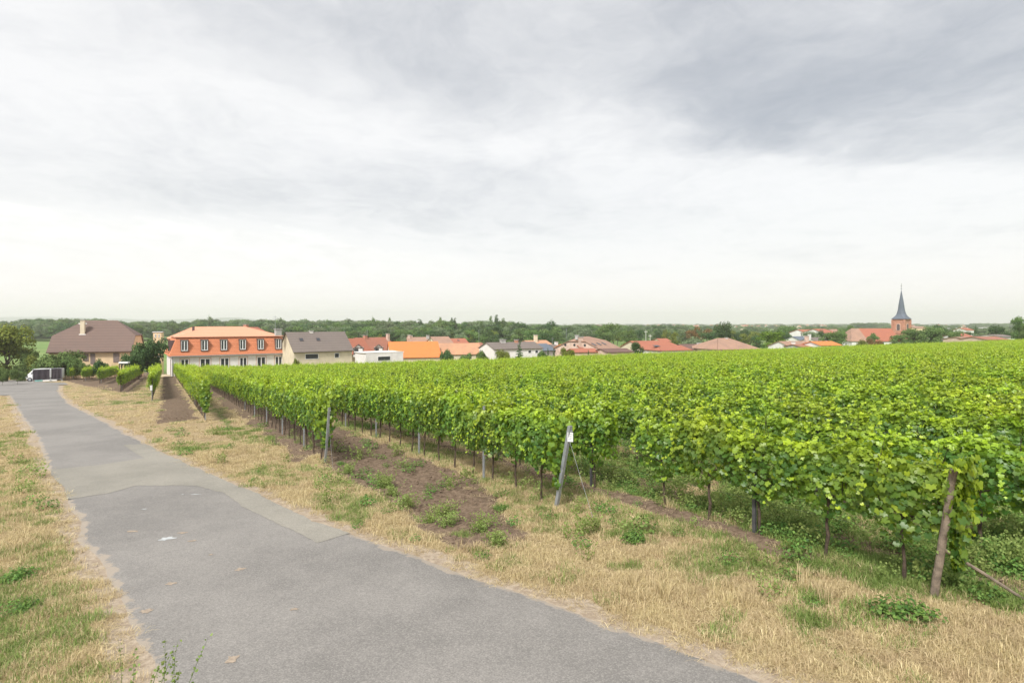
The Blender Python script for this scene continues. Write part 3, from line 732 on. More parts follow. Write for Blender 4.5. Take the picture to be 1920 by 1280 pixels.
DRY = [blades(64, .14, .105, .0031, .6, 300+k, M['dry'], 'dry') for k in range(4)]+[blades(54, .18, .17, .0032, .5, 310+k, M['dry'], 'drylong', .75) for k in range(3)]+[blades(34, .09, .26, .0038, .35, 320+k, M['dry'], 'drytall') for k in range(2)]
FRE = [blades(56, .14, .12, .0038, .6, 330+k, M['fresh'], 'fresh') for k in range(4)]
def weed_mesh(seed, n=110, r=.15, h=.17, size=.019):
    g = np.random.default_rng(seed); a = g.uniform(0, 2*math.pi, n); q = r*g.random(n)**.6; z = h*g.random(n)*(1-.6*(q/r)**2)
    pos = np.column_stack([q*np.cos(a), q*np.sin(a), z+.01]); nr = np.column_stack([np.cos(a)*.5, np.sin(a)*.5, np.ones(n)])+g.normal(0, .35, (n, 3))
    return place_leaves(pos, nr, g.uniform(.5, 1.2, n)*size, np.clip(g.normal(.45, .28, n), 0, 1), 'vine_lo', M['weed'], 'weed', .2)
WEE = [weed_mesh(340+k) for k in range(4)]
def thistle(seed):   # feathery upright weed
    g = np.random.default_rng(seed); n = 150; st_ = g.integers(0, 6, n); base = g.normal(0, .07, (6, 2)); lean = g.normal(0, .35, (6, 2)); hz = g.uniform(.16, .34, 6); f = g.random(n)
    pos = np.column_stack([base[st_]+lean[st_]*(f*hz[st_])[:, None]+g.normal(0, .022, (n, 2)), f*hz[st_]+.01])
    return place_leaves(pos, g.normal(0, 1, (n, 3))+np.array([0, 0, .6]), g.uniform(.008, .021, n), np.clip(.35+.4*f+g.normal(0, .15, n), 0, 1), 'vine_lo', M['fresh'], 'weed', .1)
THI = [thistle(350+k) for k in range(4)]
def scatter(n, x0, x1, y0, y1, prob, seed):
    g = np.random.default_rng(seed); Y = g.uniform(y0, y1, n); k0 = g.uniform(x0, x1, n); X = k0*Y   # uniform fan: density falls with distance
    s_, g_, gr_, rd = masks(X, Y); p = prob(X, Y, s_, g_, gr_, rd); keep = g.random(n) < np.clip(p, 0, 1)*(rd < -.02)
    X, Y = X[keep], Y[keep]; return X, Y, GR(X, Y), g
def put(name, sets, sources, label):
    P_, S_, I_ = [], [], []
    for (X, Y, Z, g, lo, hi, i0, i1, grow) in sets:
        n = len(X); P_.append(np.column_stack([X, Y, Z])); s_ = g.uniform(lo, hi, n)*(1+np.clip(Y-10, 0, 80)*grow); S_.append(np.column_stack([s_, s_, s_*np.clip(1/(1+np.clip(Y-10, 0, 80)*grow*.8), .35, 1)*g.uniform(.8, 1.2, n)])); I_.append(g.integers(i0, i1, n))
    P_ = np.vstack(P_); n = len(P_); print(name, n)
    return instancer(name, P_, np.column_stack([np.zeros(n), np.zeros(n), RNG.uniform(0, 6.28, n)]), np.vstack(S_), np.concatenate(I_), sources, label)
dryp = lambda X, Y, s, g, gr, rd: (1-s)**1.5*(1-.88*sstep(g/.8))*(1-.86*gr)*(.55+.9*sstep((fbm(X, Y, 1.7, 3, 51)-.35)/.25))*np.clip(Y/14, .28, 1)
sets = []
for (n, y0, y1, lo, hi, sd_) in ((30000, 2.6, 9, .6, 1.15, 1), (26000, 9, 22, .7, 1.3, 2), (9000, 22, 75, .8, 1.5, 3)):
    X, Y, Z, g = scatter(int(n*1.2), -1.1, 1.3, y0, y1, dryp, sd_)
    if sd_ < 3: h_ = len(X)//2; sets += [(X[:h_], Y[:h_], Z[:h_], g, lo, hi, 0, 4, .03), (X[h_:], Y[h_:], Z[h_:], g, lo, hi, 4, 7, .03)]
    else: sets.append((X, Y, Z, g, lo, hi, 0, 4, .03))
X, Y, Z, g = scatter(6000, -1, .98, 3, 22, lambda X, Y, s, g_, gr, rd: sstep((fbm(X, Y, .8, 3, 52)-.56)/.1)*(1-gr)*(1-s)*.6, 4); sets.append((X, Y, Z, g, .6, 1.1, 7, 9, .02))
X, Y, Z, g = scatter(14000, -1, .98, 3, 22, lambda X, Y, s, g_, gr, rd: gr*.22+s*.05, 14); sets.append((X, Y, Z, g, .35, .7, 4, 7, .02))
put('dry_grass', sets, DRY, 'straw-coloured dry grass along both sides of the lane and between the rows')
frp = lambda X, Y, s, g, gr, rd: (1-s)*(sstep((g-.25)/.5)*.9+.42*(1-gr)*sstep((fbm(X, Y, .45, 3, 61)-.40)/.2))*np.clip(Y/12, .3, 1)
sets = []
for (n, y0, y1, sd_) in ((26000, 2.6, 10, 5), (20000, 10, 26, 6), (7000, 26, 80, 7)):
    X, Y, Z, g = scatter(int(n*1.2), -1.1, 1.3, y0, y1, frp, sd_); sets.append((X, Y, Z, g, .6, 1.25, 0, 4, .03))
put('green_grass', sets, FRE, 'fresh green grass patches in the dry verge')
wp = lambda X, Y, s, g, gr, rd: np.where(UT(X, Y)[0] > UE['e1']+.12, .75*(1-.8*s)*(.25+sstep((fbm(X, Y, 1.2, 3, 12)-.40)/.12)), .03*(1-gr)+.05*g)*np.where(UT(X, Y)[1] > TE['e1']-.6-(UT(X, Y)[0]-UE['e1'])*1.2, 1, .12)
X, Y, Z, g = scatter(18500, -.9, 1.25, 4, 26, wp, 8)
put('low_weeds', [(X, Y, Z, g, .7, 1.7, 0, 8, .01)], WEE+THI, 'leafy green weeds under the near vine rows')
def lump(seed, sub=1, name='clod', mt=None):
    bm = bmesh.new(); bmesh.ops.create_icosphere(bm, subdivisions=sub, radius=1); r = random.Random(seed)
    for v in bm.verts: v.co = Vector((v.co.x*1.15, v.co.y, v.co.z*.75))*r.uniform(.7, 1.15)
    me = bpy.data.meshes.new(name); bm.to_mesh(me); bm.free(); me.materials.append(mt); return me
CL = [lump(k, 1, 'clod', M['clod']) for k in range(5)]; GV = [lump(20+k, 1, 'pebble', M['stone']) for k in range(4)]
def put_lumps(name, n, y0, y1, prob, lo, hi, src, label, seed):
    X, Y, Z, g = scatter(n, -1, .98, y0, y1, prob, seed); m_ = len(X); s_ = lo*(hi/lo)**(g.random(m_)**2.2); print(name, m_)
    return instancer(name, np.column_stack([X, Y, Z+s_*.1]), g.uniform(0, 6.28, (m_, 3)), np.column_stack([s_, s_, s_]), g.integers(0, len(src), m_), src, label)
put_lumps('soil_clods', 42000, 5, 34, lambda X, Y, s, g, gr, rd: s*.9*np.clip(Y/16, .4, 1), .010, .055, CL, 'crumbly brown clods on the tilled strips', 31)
put_lumps('gravel', 24000, 2.6, 26, lambda X, Y, s, g, gr, rd: gr*.7*(1-s), .005, .024, GV, 'loose gravel and crumbs along the lane edges', 32)
# single weed clumps the photo lets one point to
WC = [(720,915,1.5,'T','leafy weed clump at the upper corner of the tilled strip'),(738,930,1.2,'T','second weed clump at the edge of the tilled strip'),(765,950,1.3,'T','feathery green weed where dry verge meets the tilled soil'),
      (800,975,1.2,'T','green weed clump at the middle of the tilled strip edge'),(832,962,1.5,'T','tall feathery weed standing in the tilled soil'),(843,985,1.3,'T','weed clump below the tallest feathery weed'),(870,1005,1.2,'F','low green clump near the tip of the tilled strip'),
      (905,1000,1.4,'T','broad weed clump inside the tip of the tilled strip'),(925,1022,1.4,'T','yellow-green weed clump at the tip of the tilled strip'),(962,1062,1.5,'F','round green grass tuft at the lane edge below the tilled strip'),(945,955,1.0,'W','small weed between the mid row trunks and the soil'),
      (655,885,1.3,'T','weed clump right of the third row end'),(640,868,1.1,'W','dark weed at the foot of the third row end'),(1362,1185,1.6,'F','isolated green tuft in the dry verge near the lane'),(1620,1150,2.0,'F','wide green grass patch left of the wooden post foot'),(1690,1160,2.0,'W','leafy green clump in front of the wooden post'),
      (1180,1020,1.4,'W','green weed on the brown bump in the straw'),(52,866,2.6,'F','dense green tuft on the left road edge'),(38,812,2.6,'F','dark green tuft higher up the left road edge'),(20,760,2.4,'F','green tuft at the top of the left verge'),(30,1090,1.7,'W','tall dark green weed in the left verge'),(28,1150,1.4,'W','green weed below the tall one in the left verge'),
      (300,770,1.6,'F','green tuft beside the white tag stake'),(405,830,1.6,'F','green tuft below the bright row end'),(20,1240,1.3,'F','green tuft in the bottom left corner'),(80,985,1.5,'F','green tuft half way down the left verge')]
KIND = {'T': (THI, 'weed_clump'), 'F': (FRE, 'grass_tuft'), 'W': (WEE, 'weed_clump')}
for (px, py, s_, kd, lab) in WC:
    g0 = ground_at(px, py); src, nm = KIND[kd]; o = empty(nm, (g0.x, g0.y, float(GR(g0.x, g0.y))), random.uniform(0, 6), lab, 'weed' if kd != 'F' else 'grass tuft')
    s_ *= .8
    for q in range(7):
        c_ = link(bpy.data.objects.new('shoots', random.choice(src)), o); c_['kind'] = 'stuff'
        a = random.uniform(0, 6.28); rr = random.uniform(0, .17)*s_*(1.0 if kd != 'F' else 1.25); c_.location = (rr*math.cos(a), rr*math.sin(a), 0); c_.rotation_euler = (0, 0, random.uniform(0, 6)); k0 = s_*random.uniform(.7, 1.05); c_.scale = (k0, k0, k0*(1.0 if kd != 'F' else .8))
# the wiry plant at the bottom edge, close to the camera
g0 = Vector((-3.05, 4.75, 0)); g0.z = float(G(g0.x, g0.y)); pl = empty('wiry_plant', g0, 0, 'wiry green-stemmed plant rising from the bottom edge of the picture', 'plant')
for k in range(11):
    x0_ = -.30+k*.075+random.uniform(-.02, .02); le = random.uniform(-.05, .32); hh = random.uniform(.55, .92); m_ = 8
    pts = [(x0_*.6+le*(q/m_)**1.4*1.2, random.uniform(-.01, .01), hh*q/m_) for q in range(m_+1)]
    MB().tube(pts, [.0045*(1-.8*q/m_) for q in range(m_+1)], 4).build('stem', M['stem'], pl)
    n = 34; f = RNG.random(n)**.8; base = np.array([[np.interp(v, np.linspace(0, 1, m_+1), [p_[a] for p_ in pts]) for a in range(3)] for v in f])
    lm = place_leaves(base+RNG.normal(0, .012, (n, 3)), RNG.normal(0, 1, (n, 3))+np.array([0, -.4, .5]), RNG.uniform(.008, .02, n), RNG.uniform(.1, .7, n), 'vine_lo', M['fresh'], 'foliage', .1)
    c_ = link(bpy.data.objects.new('foliage', lm), pl); c_['kind'] = 'stuff'

# ------------------------------------------------------------------ trees
WID = {'round': .84, 'wide': 1.2, 'poplar': .24, 'conifer': .45, 'bush': 1.35, 'bulky': .98}
def crown_mesh(seed, form, nl=1700, lsz=.034):
    """unit-height crown of leaf faces; returns a mesh with face 'age'"""
    g = np.random.default_rng(seed); blobs = []
    if form == 'round':
        for k in range(17):
            a = g.uniform(0, 6.28); r = .27*g.random()**.6; z = g.uniform(.34, .86); s = g.uniform(.12, .19)*(1-.25*abs(z-.6)); r *= 1-.9*max(0, z-.6); blobs.append((r*math.cos(a), r*math.sin(a), z, s, s*.85))
    elif form == 'wide':
        for k in range(22):
            a = g.uniform(0, 6.28); r = .46*g.random()**.6; z = g.uniform(.26, .82)*(1-.35*r); s = g.uniform(.12, .19); blobs.append((r*math.cos(a), r*math.sin(a), z, s*1.1, s*.8))
    elif form == 'poplar':
        for k in range(16):
            z = .18+.76*k/15; r = .045*g.random(); a = g.uniform(0, 6.28); s = .085*min(1, (1.10-z)/.34); blobs.append((r*math.cos(a), r*math.sin(a), z, s*g.uniform(.7, 1.2), .09))
    elif form == 'conifer':
        for k in range(22):
            z = .12+.82*k/21; R_ = .24*(1-z)+.02; a = g.uniform(0, 6.28); blobs.append((R_*.45*math.cos(a), R_*.45*math.sin(a), z, R_*.75+.015, .05))
    elif form == 'bush':
        for k in range(14):
            a = g.uniform(0, 6.28); r = .5*g.random()**.6; z = g.uniform(.2, .72)*(1-.5*r); s = g.uniform(.2, .32); blobs.append((r*math.cos(a), r*math.sin(a), z, s, s*.85))
    elif form == 'bulky':
        for k in range(24):
            a = g.uniform(0, 6.28); r = .36*g.random()**.55; z = g.uniform(.14, .80); r *= 1-.5*max(0, z-.5)/.4; s = g.uniform(.14, .2); blobs.append((r*math.cos(a), r*math.sin(a), z, s, s))
    B = np.array(blobs); w_ = B[:, 3]**2; ix = g.choice(len(B), nl, p=w_/w_.sum())
    d = g.normal(0, 1, (nl, 3)); d /= np.linalg.norm(d, axis=1, keepdims=True); d[:, 2] = np.where(d[:, 2] < -.3, -d[:, 2]*.6, d[:, 2])
    rr = 1-np.abs(g.normal(0, .22, nl)); rr *= 1+.25*(fbm(d[:, 0]*3+ix, d[:, 1]*3+d[:, 2]*2, 1.4, 3, seed % 9)-.5)
    pos = B[ix, :3]+d*np.column_stack([B[ix, 3], B[ix, 3], B[ix, 4]])*rr[:, None]
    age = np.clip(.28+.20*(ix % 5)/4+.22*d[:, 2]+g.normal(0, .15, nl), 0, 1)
    q_ = np.percentile(np.hypot(pos[:, 0], pos[:, 1]), 96)*2; pos[:, :2] *= WID[form]/q_; pos[:, 2] *= .985/np.percentile(pos[:, 2], 99.5)
    return place_leaves(pos, d+g.normal(0, .45, (nl, 3)), g.uniform(.6, 1.25, nl)*lsz, age, 'tri2', M['t_mid'], 'crown', .3)
def tree_trunk(seed, form):
    r = random.Random(seed); b = MB(); th = {'round': .024, 'wide': .03, 'poplar': .014, 'conifer': .015, 'bush': .012, 'bulky': .03}[form]; top = {'poplar': .9, 'conifer': .9, 'bush': .45}.get(form, .66)
    pts = [(r.uniform(-.012, .012)*k, r.uniform(-.012, .012)*k, -.03+top*k/6) for k in range(7)]
    b.tube(pts, [th*(1.25-.95*k/6) for k in range(7)], 7)
    if form not in ('conifer',):
        for k in range(7):
            z = top*r.uniform(.38, .95); a = r.uniform(0, 6.28); L_ = (.08 if form == 'poplar' else .28)*r.uniform(.7, 1.1)
            b.tube([(0, 0, z*.95), (L_*.5*math.cos(a), L_*.5*math.sin(a), z+L_*.4), (L_*math.cos(a), L_*math.sin(a), z+L_*.85)], [th*.42, th*.28, th*.12], 5)
    return b.mesh('trunk', M['trunk'], True)
CR = {f: [crown_mesh(500+i*10+k, f, n_, l_) for k in range(c_)] for i, (f, n_, l_, c_) in enumerate((('round', 2200, .027, 4), ('wide', 2800, .030, 3), ('poplar', 1000, .022, 3), ('conifer', 1500, .022, 2), ('bush', 5600, .040, 3), ('bulky', 5200, .029, 3)))}
TRM = {f: [tree_trunk(600+i*5+k, f) for k in range(2)] for i, f in enumerate(CR)}
WID = {'round': .84, 'wide': 1.2, 'poplar': .24, 'conifer': .45, 'bush': 1.35, 'bulky': .98}
def tree(px, top, w, D, form, tint, label, name=None, cat=None, group=None, base=None):
    x = (px-960)/FPX*D; z0 = float(G(x, D)) if base is None else base; h = CAMZ-(top-HOR)/FPX*D-z0
    h = max(h, 1.0); ww = w/FPX*D; nm = name or {'bush': 'shrub', 'conifer': 'conifer', 'poplar': 'poplar_tree'}.get(form, 'tree')
    o = empty(nm, (x, D, z0), random.uniform(0, 6.28), label, cat or {'bush': 'shrub', 'conifer': 'conifer'}.get(form, 'tree'), group, (ww/WID[form], ww/WID[form], h))
    c_ = link(bpy.data.objects.new('crown', random.choice(CR[form])), o); c_.material_slots[0].link = 'OBJECT'; c_.material_slots[0].material = M['t_'+tint]
    link(bpy.data.objects.new('trunk', random.choice(TRM[form])), o); return o
TREES = [
 (12,609,92,113,'bulky','olive','large yellowish green tree at the left picture edge beside the lane'),
 (52,655,44,114,'bulky','mid','green tree lower down right of the large yellowish tree'),
 (78,667,44,113,'bush','olive','yellow-green shrub between the large left tree and the dark shrubs'),
 (112,659,76,113,'bush','mid','dark green spreading shrub in front of the left end of the ochre house'),
 (138,668,36,112,'bush','mid','dark shrub under the left wall end of the ochre house'),
 (164,680,26,108,'bush','mid','small dark shrub below the shuttered window pair of the ochre house'),
 (190,673,27,108,'bush','dark','rounded dark shrub between the windows of the ochre house'),
 (250,656,42,102,'bush','dark','dark green rounded tree part, left lobe beside the orange building'),
 (278,636,60,104,'bush','dark','big dark green rounded tree just left of the orange building'),
 (5,689,26,92,'bush','mid','clipped green hedge left of the yellow marker post'),
 (33,691,27,92,'bush','mid','clipped green hedge right of the yellow marker post'),
 (555,672,14,118,'bush','olive','small yellow-green bush at the corner of the grey-roofed house'),
 (974,640,19,128,'conifer','dark','small dark spruce in front of the long low house'),
 (838,656,26,126,'bush','dark','dark bush under the lichened orange roof'),
 (905,657,24,126,'bush','mid','bush left of the long low white house'),
 (872,662,22,126,'bush','mid','low bush between two bushes left of the long white house'),
 (943,656,28,126,'bush','olive','olive bush in front of the white gable of the long low house'),
 (1018,657,22,126,'bush','mid','bush at the right end of the long low white house'),
 (1039,651,8,126,'conifer','dark','slim dark cypress right of the long low house'),
 (1027,652,8,126,'conifer','dark','slim dark cypress nearest the slate roof'),
 (1064,652,27,124,'bush','olive','light green bush below the small red-orange roof'),
 (1103,656,9,124,'conifer','dark','tiny dark cypress below the pale mansion gable'),
 (1176,646,26,200,'round','bright','bright green tree at the right foot of the mansion roof'),
 (1193,640,24,150,'bulky','dark','dark tree between the brown roof and the large red roof'),
 (1178,617,30,260,'round','mid','mid green tree behind the bright one right of the mansion'),
 (1138,606,60,290,'wide','mid','broad green tree rising right behind the mansion'),
 (1030,601,16,330,'poplar','dark','dark slim treetop above the broad tree behind the slate roof'),
 (1037,600,14,332,'poplar','dark','twin slim treetop beside the first above the slate roof'),
 (1032,612,64,310,'wide','mid','broad round tree behind the slate roof'),
 (972,615,60,330,'wide','mid','broad green tree behind the long low house'),
 (995,618,40,300,'round','mid','round tree between the two broad trees behind the long low house'),
 (1095,613,50,420,'wide','grey','grey-green tree left behind the mansion'),
 (1357,604,44,250,'bulky','dark','tall dark round tree left of the tan hip roof'),
 (1330,622,36,262,'round','dark','darker lower tree leaning against the tall dark round tree'),
 (1310,613,44,275,'wide','copper','brownish green tree left of the tall dark round tree'),
 (1285,618,36,285,'wide','grey','grey-green tree above the brown roof with white dormers'),
 (1300,632,44,230,'bush','grey','pale grey-green bushes above the large red roof'),
 (1345,634,20,225,'bush','bright','light green bush under the tall dark round tree'),
 (1232,622,22,330,'round','dark','dark round tree behind the large red roof'),
 (1238,616,18,420,'round','grey','pale round tree left of the dark one behind the large red roof'),
 (1252,620,26,380,'round','mid','round green tree in the field edge behind the large red roof'),
 (1452,621,64,190,'bulky','bright','bright green domed tree right of the tan hip roof'),
 (1477,611,48,300,'bulky','mid','darker green domed tree behind the bright green one'),
 (1406,621,44,290,'wide','olive','olive tree directly behind the tan hip roof'),
 (1420,628,26,250,'round','dark','dark tree between the tan hip roof and the bright domed tree'),
 (1574,618,30,215,'bulky','mid','green tree in front of the white gabled houses left of the church'),
 (1519,621,40,225,'bulky','grey','grey-green bushes under the farther white gabled house'),(1556,622,38,200,'bulky','mid','green trees below the nearer red roofed white house'),(1539,619,20,235,'bulky','dark','small dark tree between the two white gabled houses'),
 (1594,609,25,300,'round','mid','round tree behind the left end of the church roof'),
 (1636,624,22,225,'round','mid','green treetop in front of the church nave'),
 (1640,634,26,222,'bush','copper','rust-coloured bush in front of the church nave'),
 (1618,637,20,220,'bush','olive','olive bush left of the rust-coloured one below the church'),
 (1686,627,44,205,'bulky','mid','green tree hiding the foot of the church tower'),
 (1714,616,48,215,'bulky','mid','tree immediately right of the church tower'),
 (1745,612,50,222,'bulky','mid','second tree right of the church tower'),
 (1768,609,44,232,'wide','dark','darker tree, third right of the church tower'),
 (1790,619,36,215,'bulky','mid','fourth tree right of the church tower'),
 (1812,621,28,225,'round','dark','fifth tree right of the church tower'),
 (1829,610,10,240,'conifer','dark','pointed conifer right of the church trees'),
 (1840,624,32,220,'round','grey','greyish tree left of the dark round tree at the right'),
 (1872,610,36,235,'bulky','dark','dark round tree in front of the far right hills'),
 (1897,622,24,235,'round','mid','low tree left of the tall tree at the right picture edge'),
 (1912,594,32,190,'bulky','mid','tall tree at the right picture edge'),
 (1932,600,34,185,'bulky','mid','crown cut by the right picture edge'),
 (700,594,11,440,'poplar','mid','leftmost slim poplar above the far wood'),(729,595,10,440,'poplar','mid','second slim poplar from the left above the far wood'),
 (787,598,13,430,'poplar','dark','third poplar, broad, above the far wood'),(824,594,11,430,'poplar','mid','fourth poplar above the far wood'),(846,595,9,425,'poplar','dark','left one of a poplar pair above the far wood'),(853,596,9,430,'poplar','dark','right one of a poplar pair above the far wood'),
 (904,601,13,400,'poplar','mid','low poplar at the left of the poplar clump'),(921,592,11,400,'poplar','mid','tall left poplar of the clump'),(932,590,12,402,'poplar','dark','tallest poplar of the clump'),(942,596,11,398,'poplar','mid','right poplar of the clump'),
 (394,592,14,470,'poplar','grey','small treetop poking above the wood behind the orange roof'),(528,595,10,470,'poplar','grey','thin treetop poking above the wood behind the chimney'),
 (640,620,34,300,'bush','mid','green bush behind the grey-roofed house'),(716,628,24,260,'bush','olive','olive bush behind the red roofs'),(762,626,24,300,'bush','grey','pale bush behind the red roofs'),
 (889,618,50,280,'wide','mid','green tree behind the old tan roofs'),(920,625,40,262,'wide','dark','dark green tree left above the long low house'),(864,624,26,300,'wide','grey','grey-green tree behind the dark red roof'),
]
for a in TREES: tree(*a)
# scattered village and meadow trees without a look of their own
r_ = random.Random(5)
for k in range(60):
    px = r_.uniform(880, 1900); D = r_.uniform(270, 420); tree(px, 616+r_.uniform(0, 9)+(300-D)*.01, r_.uniform(18, 34), D, r_.choice(['round', 'wide', 'wide']), r_.choice(['mid', 'mid', 'dark', 'grey', 'olive']), 'green tree standing among the far village roofs', group='trees among the far village roofs')
# far wood: one mass
FW = [CR['wide'][0], CR['wide'][1], CR['round'][0], CR['round'][2], CR['wide'][2]]
fw = []
for me in FW:
    for tn in ('mid', 'dark', 'grey'):
        c_ = me.copy(); c_.materials[0] = M['t_'+tn]; fw.append(c_)
P_, S_ = [], []
g = np.random.default_rng(77)
def belt(n, k0, k1, d0, d1, h0, h1, keep=None, wmul=1.0):
    K = g.uniform(k0, k1, n); D = g.uniform(d0, d1, n); h = g.uniform(h0, h1, n)
    for a, d, hh in zip(K, D, h):
        P_.append((a*d, d, float(G(a*d, d))-.4)); s_ = hh*g.uniform(.75, 1.05)*wmul; S_.append((s_, s_, hh))
kx = lambda px: (px-960)/FPX
belt(300, kx(-120), kx(640), 470, 520, 10, 17); belt(420, kx(-120), kx(900), 520, 640, 11, 18.5); belt(160, kx(40), kx(200), 560, 640, 13, 20.5); belt(170, kx(350), kx(700), 560, 660, 13, 20)
belt(150, kx(550), kx(960), 330, 400, 10, 14); belt(180, kx(620), kx(980), 400, 500, 13, 17.5); belt(120, kx(780), kx(1150), 420, 560, 11, 14.5)
belt(260, kx(900), kx(1300), 560, 760, 10, 14); belt(220, kx(1150), kx(1960), 760, 1000, 8, 12); belt(260, kx(1000), kx(1960), 1100, 1500, 8, 13, wmul=1.6); belt(200, kx(-100), kx(1960), 1700, 2400, 10, 16, wmul=2.4)
belt(120, kx(1500), kx(1960), 430, 620, 8, 12); belt(60, kx(1600), kx(1660), 1150, 1250, 14, 17.5, wmul=1.3); belt(120, kx(1830), kx(1980), 1500, 1600, 12, 17, wmul=2)
belt(400, kx(-100), kx(1960), 2600, 5200, 10, 16, wmul=5); belt(70, kx(1180), kx(1460), 440, 520, 7, 11)
n = len(P_); print('far trees', n)
instancer('far_woodland', P_, np.column_stack([np.zeros(n), np.zeros(n), g.uniform(0, 6.28, n)]), S_, g.integers(0, len(fw), n), fw, 'dark green far-off woodland and hedgerows across the plain')

# ------------------------------------------------------------------ houses
def house(name, label, A, B, ye, yr, dep, inL=0, inR=0, hf=0.0, wall='w_cream', roof='r_red', over=.35, chim=(), wins=(), sky_=(), ant=(), group=None, cat='house', gable=None):
    """A, B = (pixel x, distance) of the two front eave corners; ye, yr = eave and ridge pixel rows at mid length"""
    a = Vector((kx(A[0])*A[1], A[1])); b = Vector((kx(B[0])*B[1], B[1])); e_ = b-a; L = e_.length; e_.normalize(); nrm = Vector((-e_.y, e_.x))
    mid = (a+b)/2; ze = CAMZ-(ye-HOR)/FPX*mid.y; rm = mid+nrm*dep/2; zr = CAMZ-(yr-HOR)/FPX*rm.y
    cs = [a, b, a+nrm*dep, b+nrm*dep]; zb = min(float(G(c_.x, c_.y)) for c_ in cs)-.3; zb = min(zb, ze-2.0)
    o = empty(name, (mid.x+nrm.x*dep/2, mid.y+nrm.y*dep/2, zb), math.atan2(e_.y, e_.x), label, cat, group)
    he = ze-zb; hr = zr-zb; X_ = L/2; Y_ = dep/2; hg = he+(hr-he)*hf; yg = Y_*(1-hf)
    w_ = MB(); w_.quad((-X_,-Y_,0),(X_,-Y_,0),(X_,-Y_,he),(-X_,-Y_,he)); w_.quad((X_,Y_,0),(-X_,Y_,0),(-X_,Y_,he),(X_,Y_,he))
    for s_, ins in ((-1, inL), (1, inR)):
        if ins > 0: gp = [(s_*X_,-Y_,0),(s_*X_,Y_,0),(s_*X_,Y_,he)]+([(s_*X_,yg,hg-.02),(s_*X_,-yg,hg-.02)] if hf > 0 else [])+[(s_*X_,-Y_,he)]
        else: gp = [(s_*X_,-Y_,0),(s_*X_,Y_,0),(s_*X_,Y_,he),(s_*X_,0,hr-.02),(s_*X_,-Y_,he)]
        w_.quad(*(gp if s_ > 0 else gp[::-1]))
    w_.build('wall', M[wall], o)
    # roof: sheets with thickness, eaves overhang
    sl_ = (hr-he)/Y_; r = MB(); ox = .25; T_ = .02
    def ex(x, ins, s_): return x if ins else x+s_*ox
    Xl = X_+(ox if inL == 0 or hf > 0 else over); Xr = X_+(ox if inR == 0 or hf > 0 else over)
    zl = he-over*sl_+T_; yo = Y_+over
    for sy in (-1, 1):
        p_ = [(-Xl, sy*yo, zl), (Xr, sy*yo, zl)]
        if inR > 0 and hf > 0: p_.append((Xr, sy*yg, hg+T_))
        if inR > 0: p_.append((X_-inR, 0, hr+T_))
        else: p_.append((Xr, 0, hr+T_))
        p_.append((-X_+inL, 0, hr+T_) if inL > 0 else (-Xl, 0, hr+T_))
        if inL > 0 and hf > 0: p_.append((-Xl, sy*yg, hg+T_))
        r.quad(*(p_ if sy < 0 else p_[::-1]))
    for s_, ins, XX in ((-1, inL, Xl), (1, inR, Xr)):
        if ins > 0:
            yy_, zz_ = (yg, hg+T_) if hf > 0 else (yo, zl)
            p_ = [(s_*XX, -s_*-yy_*-1, zz_), (s_*XX, s_*yy_, zz_), (s_*(X_-ins), 0, hr+T_)]
            r.quad(*p_)
    ro = r.build('roof', M[roof], o); md = ro.modifiers.new('thickness', 'SOLIDIFY'); md.thickness = .14; md.offset = 1; md.use_even_offset = False
    def front(px):   # local x of a pixel column on the front wall
        k = kx(px); s_ = (k*a.y-a.x)/(e_.x-k*e_.y); return s_-X_, a.y+s_*e_.y
    for (px, dfr, w2, hh, mt) in chim:      # chimney: column, depth fraction (0 eave, 1 ridge), width, height above roof line
        lx, D = front(px); yy_ = -Y_+dfr*Y_; zt = he+(hr-he)*dfr
        c_ = MB().box(lx-w2/2, yy_-w2/2, zt-.6, lx+w2/2, yy_+w2/2, zt+hh).build('chimney', M[mt], ro)
        c_ = MB().box(lx-w2*.62, yy_-w2*.62, zt+hh, lx+w2*.62, yy_+w2*.62, zt+hh+.12).build('chimney_cap', M['w_grey'], ro)
    for (px, dfr, hh) in ant:
        lx, D = front(px); zt = he+(hr-he)*dfr; yy_ = -Y_+dfr*Y_
        MB().tube([(lx, yy_, zt-.2), (lx, yy_, zt+hh)], .035, 5).box(lx-.6, yy_-.02, zt+hh*.8, lx+.6, yy_+.02, zt+hh*.8+.03).box(lx-.4, yy_-.02, zt+hh*.92, lx+.4, yy_+.02, zt+hh*.92+.03).build('antenna', M['metal'], ro)
    for (p0, p1, y0, y1, kd) in wins:
        x0, D0 = front(p0); x1, D1 = front(p1); Dm = (D0+D1)/2; z1 = CAMZ-(y0-HOR)/FPX*Dm-zb; z0 = CAMZ-(y1-HOR)/FPX*Dm-zb
        window(o, x0, x1, z0, z1, -Y_, kd)
    for (px, dfr, w2, h2) in sky_:
        lx, D = front(px); yy_ = -Y_+dfr*Y_; zt = he+(hr-he)*dfr+.18; an = math.atan(sl_)
        k_ = MB().box(-w2/2, -h2/2, 0, w2/2, h2/2, .08).build('skylight', M['frame_d'], ro); k_.location = (lx, yy_, zt); k_.rotation_euler = (an, 0, 0)
        q_ = MB().box(-w2*.4, -h2*.42, .08, w2*.4, h2*.42, .095).build('pane', M['glass'], k_)
    return o, (L, dep, he, hr, zb, front)
